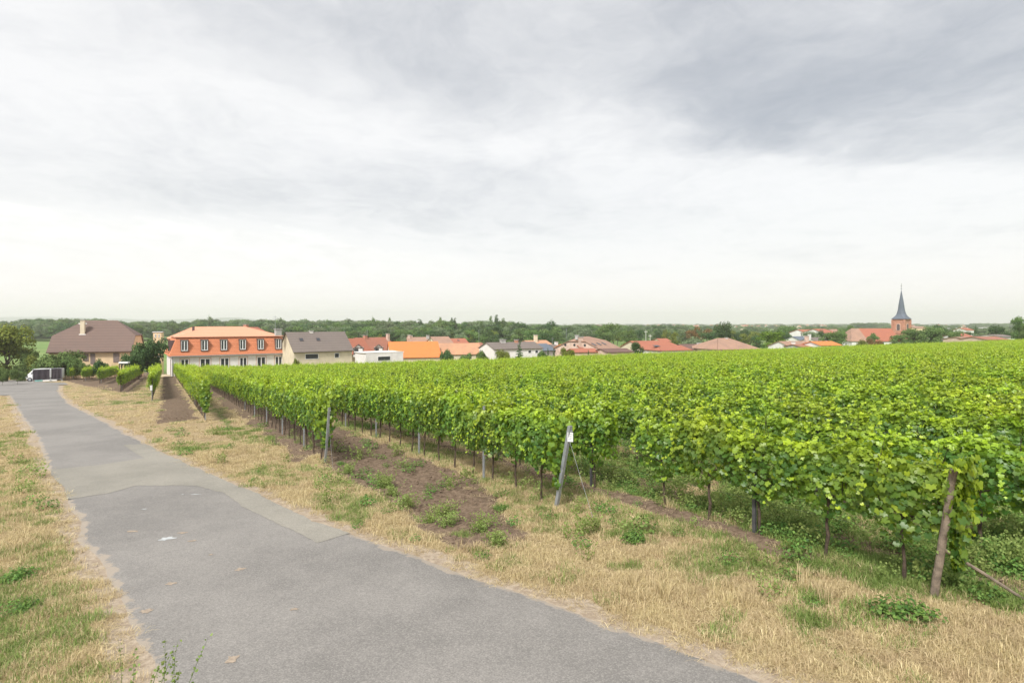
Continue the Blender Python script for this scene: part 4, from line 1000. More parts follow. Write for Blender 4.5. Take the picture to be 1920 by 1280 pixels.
def window(parent, x0, x1, z0, z1, y, kd, name='window'):
    """recess look: surround proud of the wall, glass behind it, mullion and rails"""
    f = MB(); t_ = .14 if kd in ('2', 'd') else .09; pr = .07
    fm = 'frame_w'
    if kd == 's':   # closed shutters
        s_ = MB().box(x0, y-.08, z0, x1, y+.0, z1).build('shutter', M['shutter'], parent)
        for q in range(8):
            zq = z0+(z1-z0)*(q+.5)/8; MB().box(x0+.05, y-.10, zq-.03, x1-.05, y-.08, zq+.03).build('shutter_slat', M['shutter'], s_)
        return s_
    f.box(x0, y-pr, z0, x0+t_, y+.02, z1).box(x1-t_, y-pr, z0, x1, y+.02, z1).box(x0+t_, y-pr, z1-t_, x1-t_, y+.02, z1).box(x0+t_, y-pr, z0, x1-t_, y+.02, z0+t_)
    if kd in ('2', 'd'): xm = (x0+x1)/2; f.box(xm-.09, y-pr, z0+t_, xm+.09, y+.02, z1-t_)
    o = f.build(name, M[fm], parent)
    if kd == 'd': xm = (x0+x1)/2; spans = ((x0+t_, xm-.09), (xm+.09, x1-t_))
    elif kd == '2': xm = (x0+x1)/2; spans = ((x0+t_, xm-.09), (xm+.09, x1-t_))
    else: spans = ((x0+t_, x1-t_),)
    for a0, a1 in spans: MB().box(a0, y-.03, z0+t_, a1, y+.0, z1-t_).build('pane', M['glass'], o)
    return o

# ochre house at the left
brown, _i = house('ochre_house', 'ochre walled house with brown half-hipped roof behind the left vineyard plot', (91,120), (246,125.5), 655.5, 601.5, 12, 4.9, 4.0, .46, 'w_yellow', 'r_brown', .5,
      chim=((146, .54, .8, 3.0, 'w_cream'),), wins=((157.5,166,663,677,'s'),(169.5,178.5,662.5,682,'s'),(212.5,224,661.5,679,'s')))
ro = [c for c in brown.children if c.name.startswith('roof')][0]
L, dp, he, hr, zb, fr_ = _i
lx, D = fr_(146); yy_ = -dp/2+.54*dp/2; zt = he+(hr-he)*.54
MB().box(lx-.62, yy_-.42, zt-.9, lx+.62, yy_+.42, zt+.0).build('chimney_base', M['w_white'], ro); MB().box(lx-.72, yy_-.2, zt+2.1, lx+.72, yy_+.2, zt+2.4).build('chimney_cap', M['w_white'], ro)
MB().box(-L/2-.3, -dp/2-.66, he-.60, L/2+.3, -dp/2-.52, he-.46).build('gutter', M['brownwood'], brown)

# orange mansard building
def mansard():
    A_ = Vector((kx(320)*112, 112.0)); ph = math.radians(34.5); e_ = Vector((math.cos(ph), math.sin(ph))); kB = kx(541); s_ = (kB*A_.y-A_.x)/(e_.x-kB*e_.y); L = s_; n_ = Vector((-e_.y, e_.x)); dep = 16.0
    ze = CAMZ-(668-HOR)/FPX*112; zb = min(float(G(A_.x, A_.y)), float(G(A_.x+e_.x*L, A_.y+e_.y*L)))-.4
    c_ = A_+e_*L/2+n_*dep/2; o = empty('mansard_building', (c_.x, c_.y, zb), ph, 'long white building with bright orange mansard roof and six framed upper windows', 'building')
    he = ze-zb; X_ = L/2; Y_ = dep/2; hb = he+3.55; ins = 1.1; hr = hb+2.15
    MB().box(-X_+.25, -Y_+.25, 0, X_-.25, Y_-.25, he).build('wall', M['w_white'], o)
    m_ = MB(); lo_ = [(-X_-.25, -Y_-.25), (X_+.25, -Y_-.25), (X_+.25, Y_+.25), (-X_-.25, Y_+.25)]; up = [(-X_+ins, -Y_+ins), (X_-ins, -Y_+ins), (X_-ins, Y_-ins), (-X_+ins, Y_-ins)]
    for k in range(4):
        a, b = lo_[k], lo_[(k+1) % 4]; c, d = up[(k+1) % 4], up[k]; m_.quad((*a, he), (*b, he), (*c, hb), (*d, hb))
    m_.quad(*[(*p_, he-.02) for p_ in lo_][::-1]); mr = m_.build('mansard_roof', M['r_orange'], o)
    # tile courses as real steps on the front slope
    nC = 13; mdf = MB(); 
    for k in range(nC):
        f0 = (k+.04)/nC; f1 = (k+1)/nC; y0_ = -Y_-.25+(ins+.25)*f0; y1_ = -Y_-.25+(ins+.25)*f1; z0_ = he+3.55*f0; z1_ = he+3.55*f1; x0_ = X_+.25-(ins+.25)*f0-.02; x1_ = X_+.25-(ins+.25)*f1-.02
        c_ = MB().quad((-x0_, y0_-.055, z0_), (x0_, y0_-.055, z0_), (x1_, y1_-.012, z1_), (-x1_, y1_-.012, z1_)); c_.quad((-x0_, y0_, z0_), (x0_, y0_, z0_), (x0_, y0_-.055, z0_), (-x0_, y0_-.055, z0_)); c_.build('tile_course', M['r_orange'], mr)
    t_ = MB(); ov = .28; u2 = [(-X_+ins-ov, -Y_+ins-ov), (X_-ins+ov, -Y_+ins-ov), (X_-ins+ov, Y_-ins+ov), (-X_+ins-ov, Y_-ins+ov)]; R0 = (-X_+7.2, 0, hr); R1 = (X_-7.5, 0, hr); hz = hb+.10
    t_.quad((*u2[0], hz), (*u2[1], hz), R1, R0); t_.quad((*u2[2], hz), (*u2[3], hz), R0, R1); t_.quad((*u2[1], hz), (*u2[2], hz), R1); t_.quad((*u2[3], hz), (*u2[0], hz), R0)
    tr_ = t_.build('upper_roof', M['r_orange_top'], o); s2 = tr_.modifiers.new('thickness', 'SOLIDIFY'); s2.thickness = .12; s2.offset = 1
    def fx(px, yloc=-Y_):
        a2 = c_g+n_*(yloc); k = kx(px); s__ = (k*a2.y-a2.x)/(e_.x-k*e_.y); return s__, a2.y+s__*e_.y
    c_g = Vector((c_.x, c_.y)) if False else A_+e_*L/2+n_*dep/2
    # upper windows in dark surrounds standing in the slope
    for (a0, a1) in ((338.5,353),(376.5,390.5),(413,426.5),(448.5,461.5),(482.5,495),(516,528)):
        x0, D0 = fx(a0, -Y_); x1, D1 = fx(a1, -Y_); Dm = (D0+D1)/2; z1 = hb-.42; z0 = hb-2.62
        yf = -Y_-.16; s = MB(); f_ = .10
        s.box(x0, yf, z0, x0+f_, -Y_+ins, z1).box(x1-f_, yf, z0, x1, -Y_+ins, z1).box(x0-.05, yf-.06, z1, x1+.05, -Y_+ins, z1+f_).box(x0+f_, yf, z0, x1-f_, -Y_+ins, z0+f_)
        d_ = s.build('dormer', M['frame_d'], o); w_ = window(d_, x0+f_, x1-f_, z0+f_, z1, yf+.12, '2'); w_.name = 'window'
    # ground floor glazed doors
    for (a0, a1) in ((338.5,354),(375,394.5),(413,429.5),(449,463),(481.5,498),(515.5,529)):
        x0, D0 = fx(a0, -Y_+.25); x1, D1 = fx(a1, -Y_+.25); z1 = he-.62
        s = MB(); y_ = -Y_+.25; s.box(x0-.18, y_-.03, .2, x0, y_, z1+.18).box(x1, y_-.03, .2, x1+.18, y_, z1+.18).box(x0, y_-.03, z1, x1, y_, z1+.18)
        d_ = s.build('door_surround', M['w_pink'], o); window(d_, x0, x1, .2, z1, y_-.01, 'd', 'glazed_door')
    # left end: dormer opening and door
    s = MB().box(-X_-.30, -Y_+2.6, hb-2.5, -X_+ins, -Y_+3.7, hb-.5).build('dormer', M['frame_d'], o)
    MB().box(-X_-.32, -Y_+2.75, hb-2.35, -X_-.30, -Y_+3.55, hb-.65).build('pane', M['glass'], s)
    s = MB().box(-X_+.20, -Y_+3, .2, -X_+.25, -Y_+4.4, he-.8).build('door', M['shutter'], o)
    MB().box(-X_+.05, -Y_-.30, he-.10, X_-.05, -Y_-.26, he+.06).build('gutter', M['metal'], o)
    for sx_ in (-X_+.3, X_-.3): MB().tube([(sx_, -Y_-.28, he-.08), (sx_, -Y_+.14, he-.5), (sx_, -Y_+.14, .1)], .06, 6).build('downpipe', M['metal'], o)
    v_ = MB().box(-X_+4.3, -1.6, hr-1.4, -X_+4.75, -1.15, hr+.2).box(-X_+4.1, -1.8, hr-1.35, -X_+4.95, -.95, hr-.85).build('vent_pipe', M['frame_d'], tr_)
    return o, L, dep, A_, e_, n_, zb, he
mb, mL, mD, mA, me_, mn, mzb, mhe = mansard()
# second wing behind with its own hipped orange top
house('rear_wing', 'orange roofed rear wing rising behind the left end of the mansard building', (318,132), (460,140.7), 634, 613.5, 10, 5, 5, 0, 'r_orange', 'r_orange_top', .3, cat='building')
wing = [o for o in COL.objects if o.name == 'rear_wing'][0]; wl = [c for c in wing.children if c.name.startswith('wall')][0]; bb = [max(abs(v.co.x) for v in wl.data.vertices), max(abs(v.co.y) for v in wl.data.vertices), max(v.co.z for v in wl.data.vertices if abs(v.co.y) > 1)]
MB().box(-bb[0]-.04, -bb[1]-.04, 0, bb[0]+.04, bb[1]+.04, bb[2]-3.7).build('base_wall', M['w_white'], wing)
house('gabled_house', 'small red roofed house with cream gable peeking over the right end of the mansard building', (474,146), (505,152), 627, 614, 8, 0, 0, 0, 'w_cream', 'r_red', .2, chim=((478, .7, .9, 1.3, 'w_red'),))
house('grey_roof_house', 'cream house with long grey-brown roof beside the mansard building', (551,118), (660,126), 656.5, 623, 9.5, 0, 0, 0, 'w_cream', 'r_greybrown', .45,
      chim=((534.8, 1.0, 1.15, .75, 'w_grey'),(598, .98, .7, .35, 'w_white')), wins=((572,597,663,673,'1'),(627,636,661.5,670.5,'1')), sky_=((573, .55, .85, 1.0),(605, .55, .85, 1.0)), ant=((529.5, 1.0, 3.6),))
mh, _i = house('dormer_house', 'red roofed house with a half-timbered white dormer right of the grey roof', (654,150), (697,156), 662, 635, 8, 0, 0, 0, 'w_cream', 'r_red', .3, ant=((664, 1.0, 2.2),))
def dormer(px0, px1, ytop, ybase, D, label):
    x0 = kx(px0)*D; x1 = kx(px1)*D; zt = CAMZ-(ytop-HOR)/FPX*D; zb_ = CAMZ-(ybase-HOR)/FPX*D; w = x1-x0; h = zt-zb_; o = empty('dormer', ((x0+x1)/2, D, zb_), .25, None, None)
    b = MB().box(-w/2*.86, 0, -.6, w/2*.86, 3.4, h*.66); b.quad((-w/2*.86, 0, h*.66), (w/2*.86, 0, h*.66), (0, 0, h*.95)); b.build('dormer_wall', M['w_white'], o)
    r = MB(); r.quad((-w/2, -.3, h*.56), (0, -.3, h), (0, 3.6, h), (-w/2, 3.6, h*.56)); r.quad((0, -.3, h), (w/2, -.3, h*.56), (w/2, 3.6, h*.56), (0, 3.6, h)); q = r.build('dormer_roof', M['brownwood'], o); s2 = q.modifiers.new('t', 'SOLIDIFY'); s2.thickness = .12
    tb = MB()
    for f in (-.8, -.05, .8): tb.box(f*w/2-.07, -.05, 0, f*w/2+.07, -.005, h*.62)
    tb.box(-w*.43, -.06, h*.60, w*.43, -.006, h*.68); tb.box(-w*.43, -.06, .02, w*.43, -.006, .14); tb.build('timber', M['brownwood'], o)
    MB().box(-w*.34, -.03, .16, -.1, -.004, h*.56).build('pane', M['glass'], o)
    return o
for (par, args) in (((mh), (661.5, 682.5, 645.5, 664.5, 148)),):
    d_ = dormer(*args, ''); d_.parent = par; d_.matrix_parent_inverse = (Matrix.Translation(par.location) @ Matrix.Rotation(par.rotation_euler.z, 4, 'Z')).inverted()
bh, _i = house('long_red_house', 'long brownish red roof with a small white timbered dormer and two chimneys', (684,160), (745,168), 664, 633, 10, 0, 0, 0, 'w_cream', 'r_brick', .3, chim=((702, .95, .9, .9, 'w_red'),(742, .8, .8, 2.0, 'w_pink')), ant=((706.5, 1.0, 2.4),))
d_ = dormer(701, 719.5, 645.5, 662.5, 156, ''); d_.parent = bh; d_.matrix_parent_inverse = (Matrix.Translation(bh.location) @ Matrix.Rotation(bh.rotation_euler.z, 4, 'Z')).inverted()
# flatten: dormer pieces hang straight under the house so that no level is too deep
for d_ in [o for o in COL.objects if o.name.startswith('dormer') and o.type == 'EMPTY' and o.parent]:
    pass
house('flat_annex', 'low flat white building with a dark ribbon window in front of the bright orange roof', (686,140), (756,146), 661, 660.6, 7, 0, 0, 0, 'w_white', 'w_white', .05, wins=((708,732,667.5,676,'1'),), cat='building')
house('orange_barn', 'low house with very bright orange roof and pale left gable', (733,150), (826,154), 669.5, 641, 11, 0, 0, 0, 'w_cream', 'r_bright', .3, sky_=((744, .25, .8, .8),))
house('lichen_roof_house', 'house with pale orange lichened roof right of the bright orange one', (822,158), (905,162), 664, 644, 10, 0, 0, 0, 'w_cream', 'r_peach', .3)
house('old_house', 'tan roofed house behind the bright orange roof, left of two', (765,186), (815,188), 644, 632.5, 9, 0, 0, 0, 'w_cream', 'r_tan', .3, chim=((768, .9, .9, 1.0, 'w_pink'),(772.5, 1.0, .8, .6, 'w_pink')))
house('old_house', 'tan roofed house behind the lichened roof, right of two', (818,182), (850,185), 645, 631.5, 9, 0, 0, 0, 'w_cream', 'r_tan', .3, chim=((812, 1.0, .8, .5, 'w_grey'),))
house('small_house', 'small dark red roof at the right end of the tan roofs', (851,188), (878,190), 643.5, 635, 8, 0, 0, 0, 'w_cream', 'r_red', .3, sky_=((863, .5, .8, .7),))
house('small_house', 'narrow red-brown roof just left of the long low white house', (897,165), (918,168), 656, 643, 8, 0, 0, 0, 'w_pink', 'r_brick', .3, ant=((914.5, 1.0, 4.0),))
house('long_low_house', 'long low white house with grey-brown roof behind the small spruce', (927,140), (1017,146), 654, 642, 9.5, 0, 0, 0, 'w_white', 'r_greybrown', .3, chim=((957, .95, 1.2, .8, 'w_grey'),(982, .9, .8, .8, 'w_red')), wins=((990,996,656,662,'1'),(1003,1009,656,662,'1')))
house('pale_house', 'pale house with light tan roof and tall chimney behind the slate roof', (995,172), (1034,175), 646, 638.5, 8, 0, 0, 0, 'w_white', 'r_peach', .3, chim=((1011, .6, .9, 2.2, 'w_cream'),))
house('slate_house', 'house with blue-grey slate roof right of the long low house', (1015,155), (1041,158), 657, 645, 8, 0, .0, 0, 'w_grey', 'r_slate', .3)
house('grey_cottage', 'small grey-brown roofed cottage left of the small orange roof', (1045,168), (1064,170), 656, 646, 8, 0, 2, 0, 'w_white', 'r_greybrown', .3, chim=((1058, 1.0, .8, .8, 'w_white'),), ant=((1051, 1.0, 2.2),))
house('small_house', 'small red-orange roof directly left of the mansion', (1066,160), (1091,162), 657, 646, 9, 0, 0, 0, 'w_cream', 'r_bright', .3)
house('red_shed', 'low red roofed shed in front of the small orange roof', (1078,140), (1122,142), 660.5, 654, 5, 0, 0, 0, 'w_pink', 'r_red', .2, cat='shed')
# mansion turned so that its pale gable looks left towards us
mo, mi = house('mansion', 'big house with pale sandstone gable, round windows and tan half-hipped roof', (1126,150), (1162,160), 654, 631.5, 14, 2.2, 5.5, .62, 'w_pink', 'r_tan', .3, chim=((1126, 1.0, .8, .5, 'w_grey'),), sky_=((1129, .35, 1.1, 1.5),(1139, .36, 1.1, 1.5),(1148, .37, 1.1, 1.5)), ant=((1107, 1.0, 2.6),))
L, dp, he, hr, zb, fr_ = mi
for (yy_, zz_) in ((-2.4, .62), (.8, .62), (3.6, .60)):
    pts = [(-L/2-.03, yy_+.36*math.cos(t), he+(hr-he)*zz_*.55+.36*math.sin(t)) for t in np.linspace(0, 2*math.pi, 13)[:-1]]
    MB().quad(*pts).build('round_window', M['glass'], mo)
house('tall_chimney_house', 'narrow pale house with a tall chimney touching the mansion gable', (1090,152), (1099,152.5), 655, 645, 6, 0, 0, 0, 'w_pink', 'r_brick', .15, chim=((1093.5, .5, 1.1, 2.6, 'w_pink'),))
house('brown_shed', 'long low dark brown roof right of the mansion', (1139,138), (1186,141), 660.5, 654, 6, 0, 0, 0, 'w_pink', 'r_darkbrown', .2, cat='shed')
house('red_barn', 'long red roofed barn behind the near red roof', (1202,165), (1278,170), 652, 639.5, 11, 0, 1.5, 0, 'w_cream', 'r_red', .3, chim=())
house('red_barn', 'nearer red roofed barn overlapping the long one, pale right gable', (1240,150), (1296,154), 657, 648.5, 9, 2.5, 0, 0, 'w_white', 'r_red', .3, sky_=((1249, .9, 1.8, 1.4),))
house('small_house', 'flat far red roof peeping above the long red barn', (1240,215), (1258,216), 640, 635, 7, 0, 0, 0, 'w_cream', 'r_red', .2)
house('dormered_house', 'dark brown roofed house with small white dormers right of the red barns', (1292,158), (1347,161), 656.5, 645.5, 9, 0, 0, 0, 'w_white', 'r_darkbrown', .3, chim=((1322, .6, .9, 1.0, 'w_white'),(1334, .5, .8, .8, 'w_white')))
house('hip_roof_house', 'large tan hipped roof standing alone left of the bright domed tree', (1346,150), (1424,154), 654.5, 634.5, 13, 4.9, 4.9, 0, 'w_cream', 'r_tan', .4, chim=((1390, .95, .7, .3, 'w_white'),))
house('brick_house', 'brown roof right of the bright domed tree', (1481,172), (1532,175), 650, 640, 9, 0, 0, 0, 'w_white', 'r_tan', .3, chim=((1496, .4, .8, .8, 'w_white'),(1530, .8, .9, 2.0, 'w_pink')))
house('brick_house', 'low brown roof in front of the crowded village centre', (1505,160), (1540,162), 651, 646, 7, 0, 0, 0, 'w_grey', 'r_brick', .3)
house('small_house', 'bright orange-red roof at the vineyard edge left of the church', (1539,158), (1577,160), 647.5, 640.5, 7, 0, 0, 0, 'w_white', 'r_bright', .3)
house('white_gable_house', 'white gabled house with red roof left of the church, farther one', (1511,270), (1536,274), 624, 618, 9, 0, 0, 0, 'w_white', 'r_red', .3, wins=((1512,1514,625.5,628,'1'),(1530,1532,625.5,628,'1')))
house('white_gable_house', 'white gabled house with redder roof, nearer one left of the church', (1547,236), (1568,241), 624.5, 617, 10, 0, 0, 0, 'w_white', 'r_red', .3, wins=((1549,1551,626,629,'1'),))
house('white_gable_house', 'pale gabled house between the two red roofed ones', (1571,245), (1584,247), 627, 617.5, 8, 0, 0, 0, 'w_white', 'r_tan', .3)
house('grey_roof_cottage', 'blue-grey roofed cottage above the brown roofs', (1500,215), (1518,216), 638, 631, 8, 0, 0, 0, 'w_white', 'r_slate', .3)
house('grey_roof_cottage', 'grey-brown roofed cottage beside the village centre chimney', (1533,205), (1560,207), 641, 633, 8, 0, 0, 0, 'w_white', 'r_greybrown', .3, chim=((1531, .8, .8, 1.6, 'w_white'),))
house('village_house', 'reddish roof at the far right behind the vineyard edge', (1851,178), (1893,180), 637, 631.5, 9, 0, 0, 0, 'w_pink', 'r_brick', .3)
house('village_house', 'grey-brown roof right of the dark round tree at the far right', (1877,200), (1904,202), 632, 627.5, 9, 0, 0, 0, 'w_white', 'r_greybrown', .3)
house('village_house', 'white gabled house between trees right of the church', (1810,215), (1827,218), 632, 624.5, 8, 0, 0, 0, 'w_white', 'r_red', .3)
house('village_house', 'small white house with red roof farther right of the church', (1812,330), (1826,331), 619, 615, 8, 0, 0, 0, 'w_white', 'r_red', .3)
house('village_house', 'pinkish roof right below the white gabled house', (1815,190), (1838,192), 636.5, 632, 8, 0, 0, 0, 'w_pink', 'r_tan', .3)
house('peach_building', 'long peach coloured building far right behind the church tower', (1716,420), (1740,422), 615, 612, 10, 0, 0, 0, 'w_yellow', 'r_tan', .3, cat='building')
house('yellow_house', 'tiny yellow house behind the dark round tree', (287,150), (302.5,150.6), 623.5, 622.5, 2.4, 0, 0, 0, 'w_yellow', 'w_grey', .1, wins=((290.5,293,626,633,'1'),(297,299.5,626,633,'1')))
for k, (p0, p1, ye_, D) in enumerate(((1755,1800,616,900),(1803,1850,615.5,1000),(1856,1886,615,1100))):
    house('warehouse', ('long flat white warehouse nearest the church','long flat white warehouse, middle one','long flat white warehouse, rightmost')[k], (p0,D), (p1,D+6), ye_-.5, ye_-1.5, 30, 0, 0, 0, 'w_white', 'w_grey', .3, cat='building')
# far town on the plain
rt_ = random.Random(9)
for k in range(120):
    px = rt_.uniform(1085, 1560) if k < 85 else rt_.uniform(1560, 1900); D = rt_.uniform(1250, 2300); w_px = rt_.uniform(2.5, 5.5); hp = rt_.uniform(5, 9); zt = PLAIN+hp; ye_ = HOR+(CAMZ-zt)/D*FPX
    house('far_house', 'small pale house of the far town on the plain', (px, D), (px+w_px, D+rt_.uniform(-4, 4)), ye_, ye_-FPX*rt_.uniform(3, 4.5)/D, 10, 0, 0, 0, rt_.choice(['w_white', 'w_white', 'w_cream', 'w_pink']), rt_.choice(['r_red', 'r_brick', 'r_tan', 'r_greybrown']), .3, group='houses of the far town')
# church
def church():
    D = 262.0; e = math.radians(30)
    cx = kx(1690)*D; zt = CAMZ-(598-HOR)/FPX*D; zb = float(G(cx, D))-.5; w = 5.1; H = zt-zb
    o = empty('church', (cx, D, zb), e, 'red sandstone church with pointed slate spire and long red roofed nave', 'church'); h2 = w/2
    t_ = MB().box(-h2, -h2, 0, h2, h2, H); t_.build('tower', M['w_red'], o)
    for zc in (H-.25, H-6.6, H-9.2): MB().box(-h2-.18, -h2-.18, zc, h2+.18, h2+.18, zc+.28).build('cornice', M['w_red'], o)
    for (sx_, sy_) in ((-1,-1),(1,-1),(1,1),(-1,1)): MB().box(sx_*h2-.35+.0, sy_*h2-.35, 0, sx_*h2+.35-.0, sy_*h2+.35, H-.3).build('quoin_pier', M['w_red'], o)
    for (nx_, ny_) in ((0,-1),(1,0),(-1,0)):
        pr = []; hw = .62; zs = H-5.1; 
        for q in range(9): a = math.pi*q/8; pr.append((hw*math.cos(a), zs+2.2+hw*math.sin(a)))
        pr = [(hw, zs), ]+pr+[(-hw, zs)]
        g_ = MB().prism([(x_*1.35, zs+(z_-zs)*1.12-.12) for x_, z_ in pr], -h2-.10, -h2-.0).build('bell_surround', M['w_pink'], o)
        b_ = MB().prism(pr, -h2-.14, -h2-.10).build('bell_opening', M['frame_d'], g_)
        for q in range(6): MB().box(-hw*.9, -h2-.2, zs+.25+q*.38, hw*.9, -h2-.14, zs+.33+q*.38).build('louvre', M['shutter'], g_)
        g_.rotation_euler = (0, 0, {(0,-1): 0, (1,0): math.pi/2, (-1,0): -math.pi/2}[(nx_, ny_)])
    MB().box(-.25, -h2-.04, H-8.4, .25, -h2-.01, H-7.6).build('slit_window', M['frame_d'], o)
    # spire: square broached foot flaring into an octagon
    tip = CAMZ-(543.5-HOR)/FPX*D-zb-H; s = MB(); rings = []
    for (f, rr, sq) in ((0, h2+.5, 1), (.045, h2+.05, .7), (.10, h2-.45, .35), (.17, h2-.85, .1), (.30, h2-1.25, 0), (.55, h2*.36, 0), (.8, h2*.17, 0), (1.0, .05, 0)):
        rg = []
        for q in range(8):
            a = math.pi/8+q*math.pi/4; ca, sa = math.cos(a), math.sin(a); oc = rr/math.cos(math.pi/8); mx = rr/max(abs(ca), abs(sa)); k = mx*sq+oc*(1-sq)*1.0 if sq else oc
            x_, y_ = k*ca, k*sa
            if sq: cx_ = rr*(1 if ca > 0 else -1); cy_ = rr*(1 if sa > 0 else -1); x_ = x_*(1-sq)+cx_*sq; y_ = y_*(1-sq)+cy_*sq*1.0
            rg.append((x_, y_, H+f*tip))
        rings.append(rg)
    for rg in rings: s.V += rg
    for r_i in range(len(rings)-1):
        for q in range(8): s.F.append([r_i*8+q, r_i*8+(q+1) % 8, (r_i+1)*8+(q+1) % 8, (r_i+1)*8+q])
    s.F.append(list(range(8))[::-1]); sp = s.build('spire', M['r_slate'], o)
    zt_ = H+tip
    MB().tube([(0, 0, zt_-.3), (0, 0, zt_+3.0)], .06, 6).build('cross_shaft', M['darkmetal'], sp)
    MB().box(-.55, -.05, zt_+1.7, .55, .05, zt_+1.85).build('cross_arm', M['darkmetal'], sp)
    bm = bmesh.new(); bmesh.ops.create_icosphere(bm, subdivisions=2, radius=.28, matrix=Matrix.Translation((0, 0, zt_+.55))); me = bpy.data.meshes.new('ball'); bm.to_mesh(me); bm.free(); me.materials.append(M['metal']); link(bpy.data.objects.new('ball', me), sp)
    # nave runs left of the tower
    inv = Matrix.Rotation(-e, 2)
    def loc(px, Dq): v = inv @ Vector((kx(px)*Dq-cx, Dq-D)); return v
    zr = CAMZ-(615.5-HOR)/FPX*(D-4)-zb; ze = CAMZ-(638.5-HOR)/FPX*(D-10)-zb
    nm_ = empty('nave_tmp', (0, 0, 0)); bpy.data.objects.remove(nm_)
    # built axis-aligned in the picture direction: give it its own rotation through vertices
    R2 = Matrix.Rotation(-e, 3, 'Z')
    ax = kx(1592)*(D-8)-cx; bx2 = kx(1674)*(D-4)-cx; y0_, y1_ = -9.5, 4.5; ym = (y0_+y1_)/2; il = 4.2
    def V3(x, y, z): return tuple(R2 @ Vector((x, y, z)))
    w_ = MB(); w_.quad(V3(ax+.4, y0_, 0), V3(bx2, y0_, 0), V3(bx2, y0_, ze), V3(ax+.4, y0_, ze)); w_.quad(V3(bx2, y1_, 0), V3(ax+.4, y1_, 0), V3(ax+.4, y1_, ze), V3(bx2, y1_, ze)); w_.quad(V3(ax+.4, y1_, 0), V3(ax+.4, y0_, 0), V3(ax+.4, y0_, ze), V3(ax+.4, y1_, ze)); w_.quad(V3(bx2, y0_, 0), V3(bx2, y1_, 0), V3(bx2, y1_, ze), V3(bx2, ym, zr), V3(bx2, y0_, ze))
    w_.build('nave_wall', M['w_white'], o)
    xm_ = ax+7.6
    r = MB(); r.quad(V3(xm_, y0_-.4, ze-.3), V3(bx2+.1, y0_-.4, ze-.3), V3(bx2+.1, ym, zr), V3(xm_, ym, zr)); r.quad(V3(bx2+.1, y1_+.4, ze-.3), V3(xm_, y1_+.4, ze-.3), V3(xm_, ym, zr), V3(bx2+.1, ym, zr)); q = r.build('nave_roof', M['r_red'], o); q.modifiers.new('t', 'SOLIDIFY').thickness = .2
    r = MB(); r.quad(V3(ax, y0_-.4, ze-.3), V3(xm_, y0_-.4, ze-.3), V3(xm_, ym, zr-.02), V3(ax+il, ym, zr-.02)); r.quad(V3(xm_, y1_+.4, ze-.3), V3(ax, y1_+.4, ze-.3), V3(ax+il, ym, zr-.02), V3(xm_, ym, zr-.02)); r.quad(V3(ax, y1_+.4, ze-.3), V3(ax, y0_-.4, ze-.3), V3(ax+il, ym, zr-.02)); q = r.build('choir_roof', M['r_tan'], o); q['label'] = 'browner weathered roof end'; q.modifiers.new('t', 'SOLIDIFY').thickness = .2
    for f in (.2, .42, .64, .86):
        xx = ax+(bx2-ax)*f; pr = MB(); pr.quad(V3(xx-.5, y0_-.06, ze-3.4), V3(xx+.5, y0_-.06, ze-3.4), V3(xx+.5, y0_-.06, ze-1.2), V3(xx, y0_-.06, ze-.7), V3(xx-.5, y0_-.06, ze-1.2)); pr.build('nave_window', M['glass'], o)
church()

# ------------------------------------------------------------------ things at the foot of the lane
def at_ground(px, py): g_ = ground_at(px, py); return g_
g_ = at_ground(52, 717); rz = math.radians(24)
van = empty('parked_van', (kx(48)*107+2.75, 108.0, float(G(kx(48)*107+2.5, 108))), math.radians(8), 'white van parked behind the dark fence panels, its cab showing', 'van', None, (1.15, 1.15, 1.15))
Lv, Wv, Hv = 4.9, 1.85, 2.05
prof = [(-Lv/2, .42), (Lv/2, .42), (Lv/2, Hv), (-Lv/2+1.35, Hv), (-Lv/2+.62, 1.28), (-Lv/2+.06, 1.0), (-Lv/2, .78)]
MB().prism(prof, -Wv/2, Wv/2).build('body', M['paint_w'], van, bevel=.06)
ws = MB(); d0 = Vector((-Lv/2+1.30, Hv-.10)); d1 = Vector((-Lv/2+.66, 1.34)); nrm = Vector((-(d0.y-d1.y), (d0.x-d1.x))).normalized()*.012
ws.quad((d0.x+nrm.x, -Wv/2+.12, d0.y+nrm.y), (d1.x+nrm.x, -Wv/2+.1, d1.y+nrm.y), (d1.x+nrm.x, Wv/2-.1, d1.y+nrm.y), (d0.x+nrm.x, Wv/2-.12, d0.y+nrm.y)).build('windscreen', M['glass'], van)
MB().prism([(-Lv/2+.95, 1.25), (-Lv/2+1.95, 1.25), (-Lv/2+1.95, 1.85), (-Lv/2+1.42, 1.85)], -Wv/2-.015, -Wv/2+.0).build('side_window', M['glass'], van)
MB().box(-Lv/2-.08, -Wv/2+.05, .38, -Lv/2+.10, Wv/2-.05, .68).build('bumper', M['black'], van, bevel=.03)
for sy in (-1, 1): MB().box(-Lv/2-.02, sy*.72-.14, .76, -Lv/2+.12, sy*.72+.14, .95).build('headlight', M['sign_w'], van, bevel=.02)
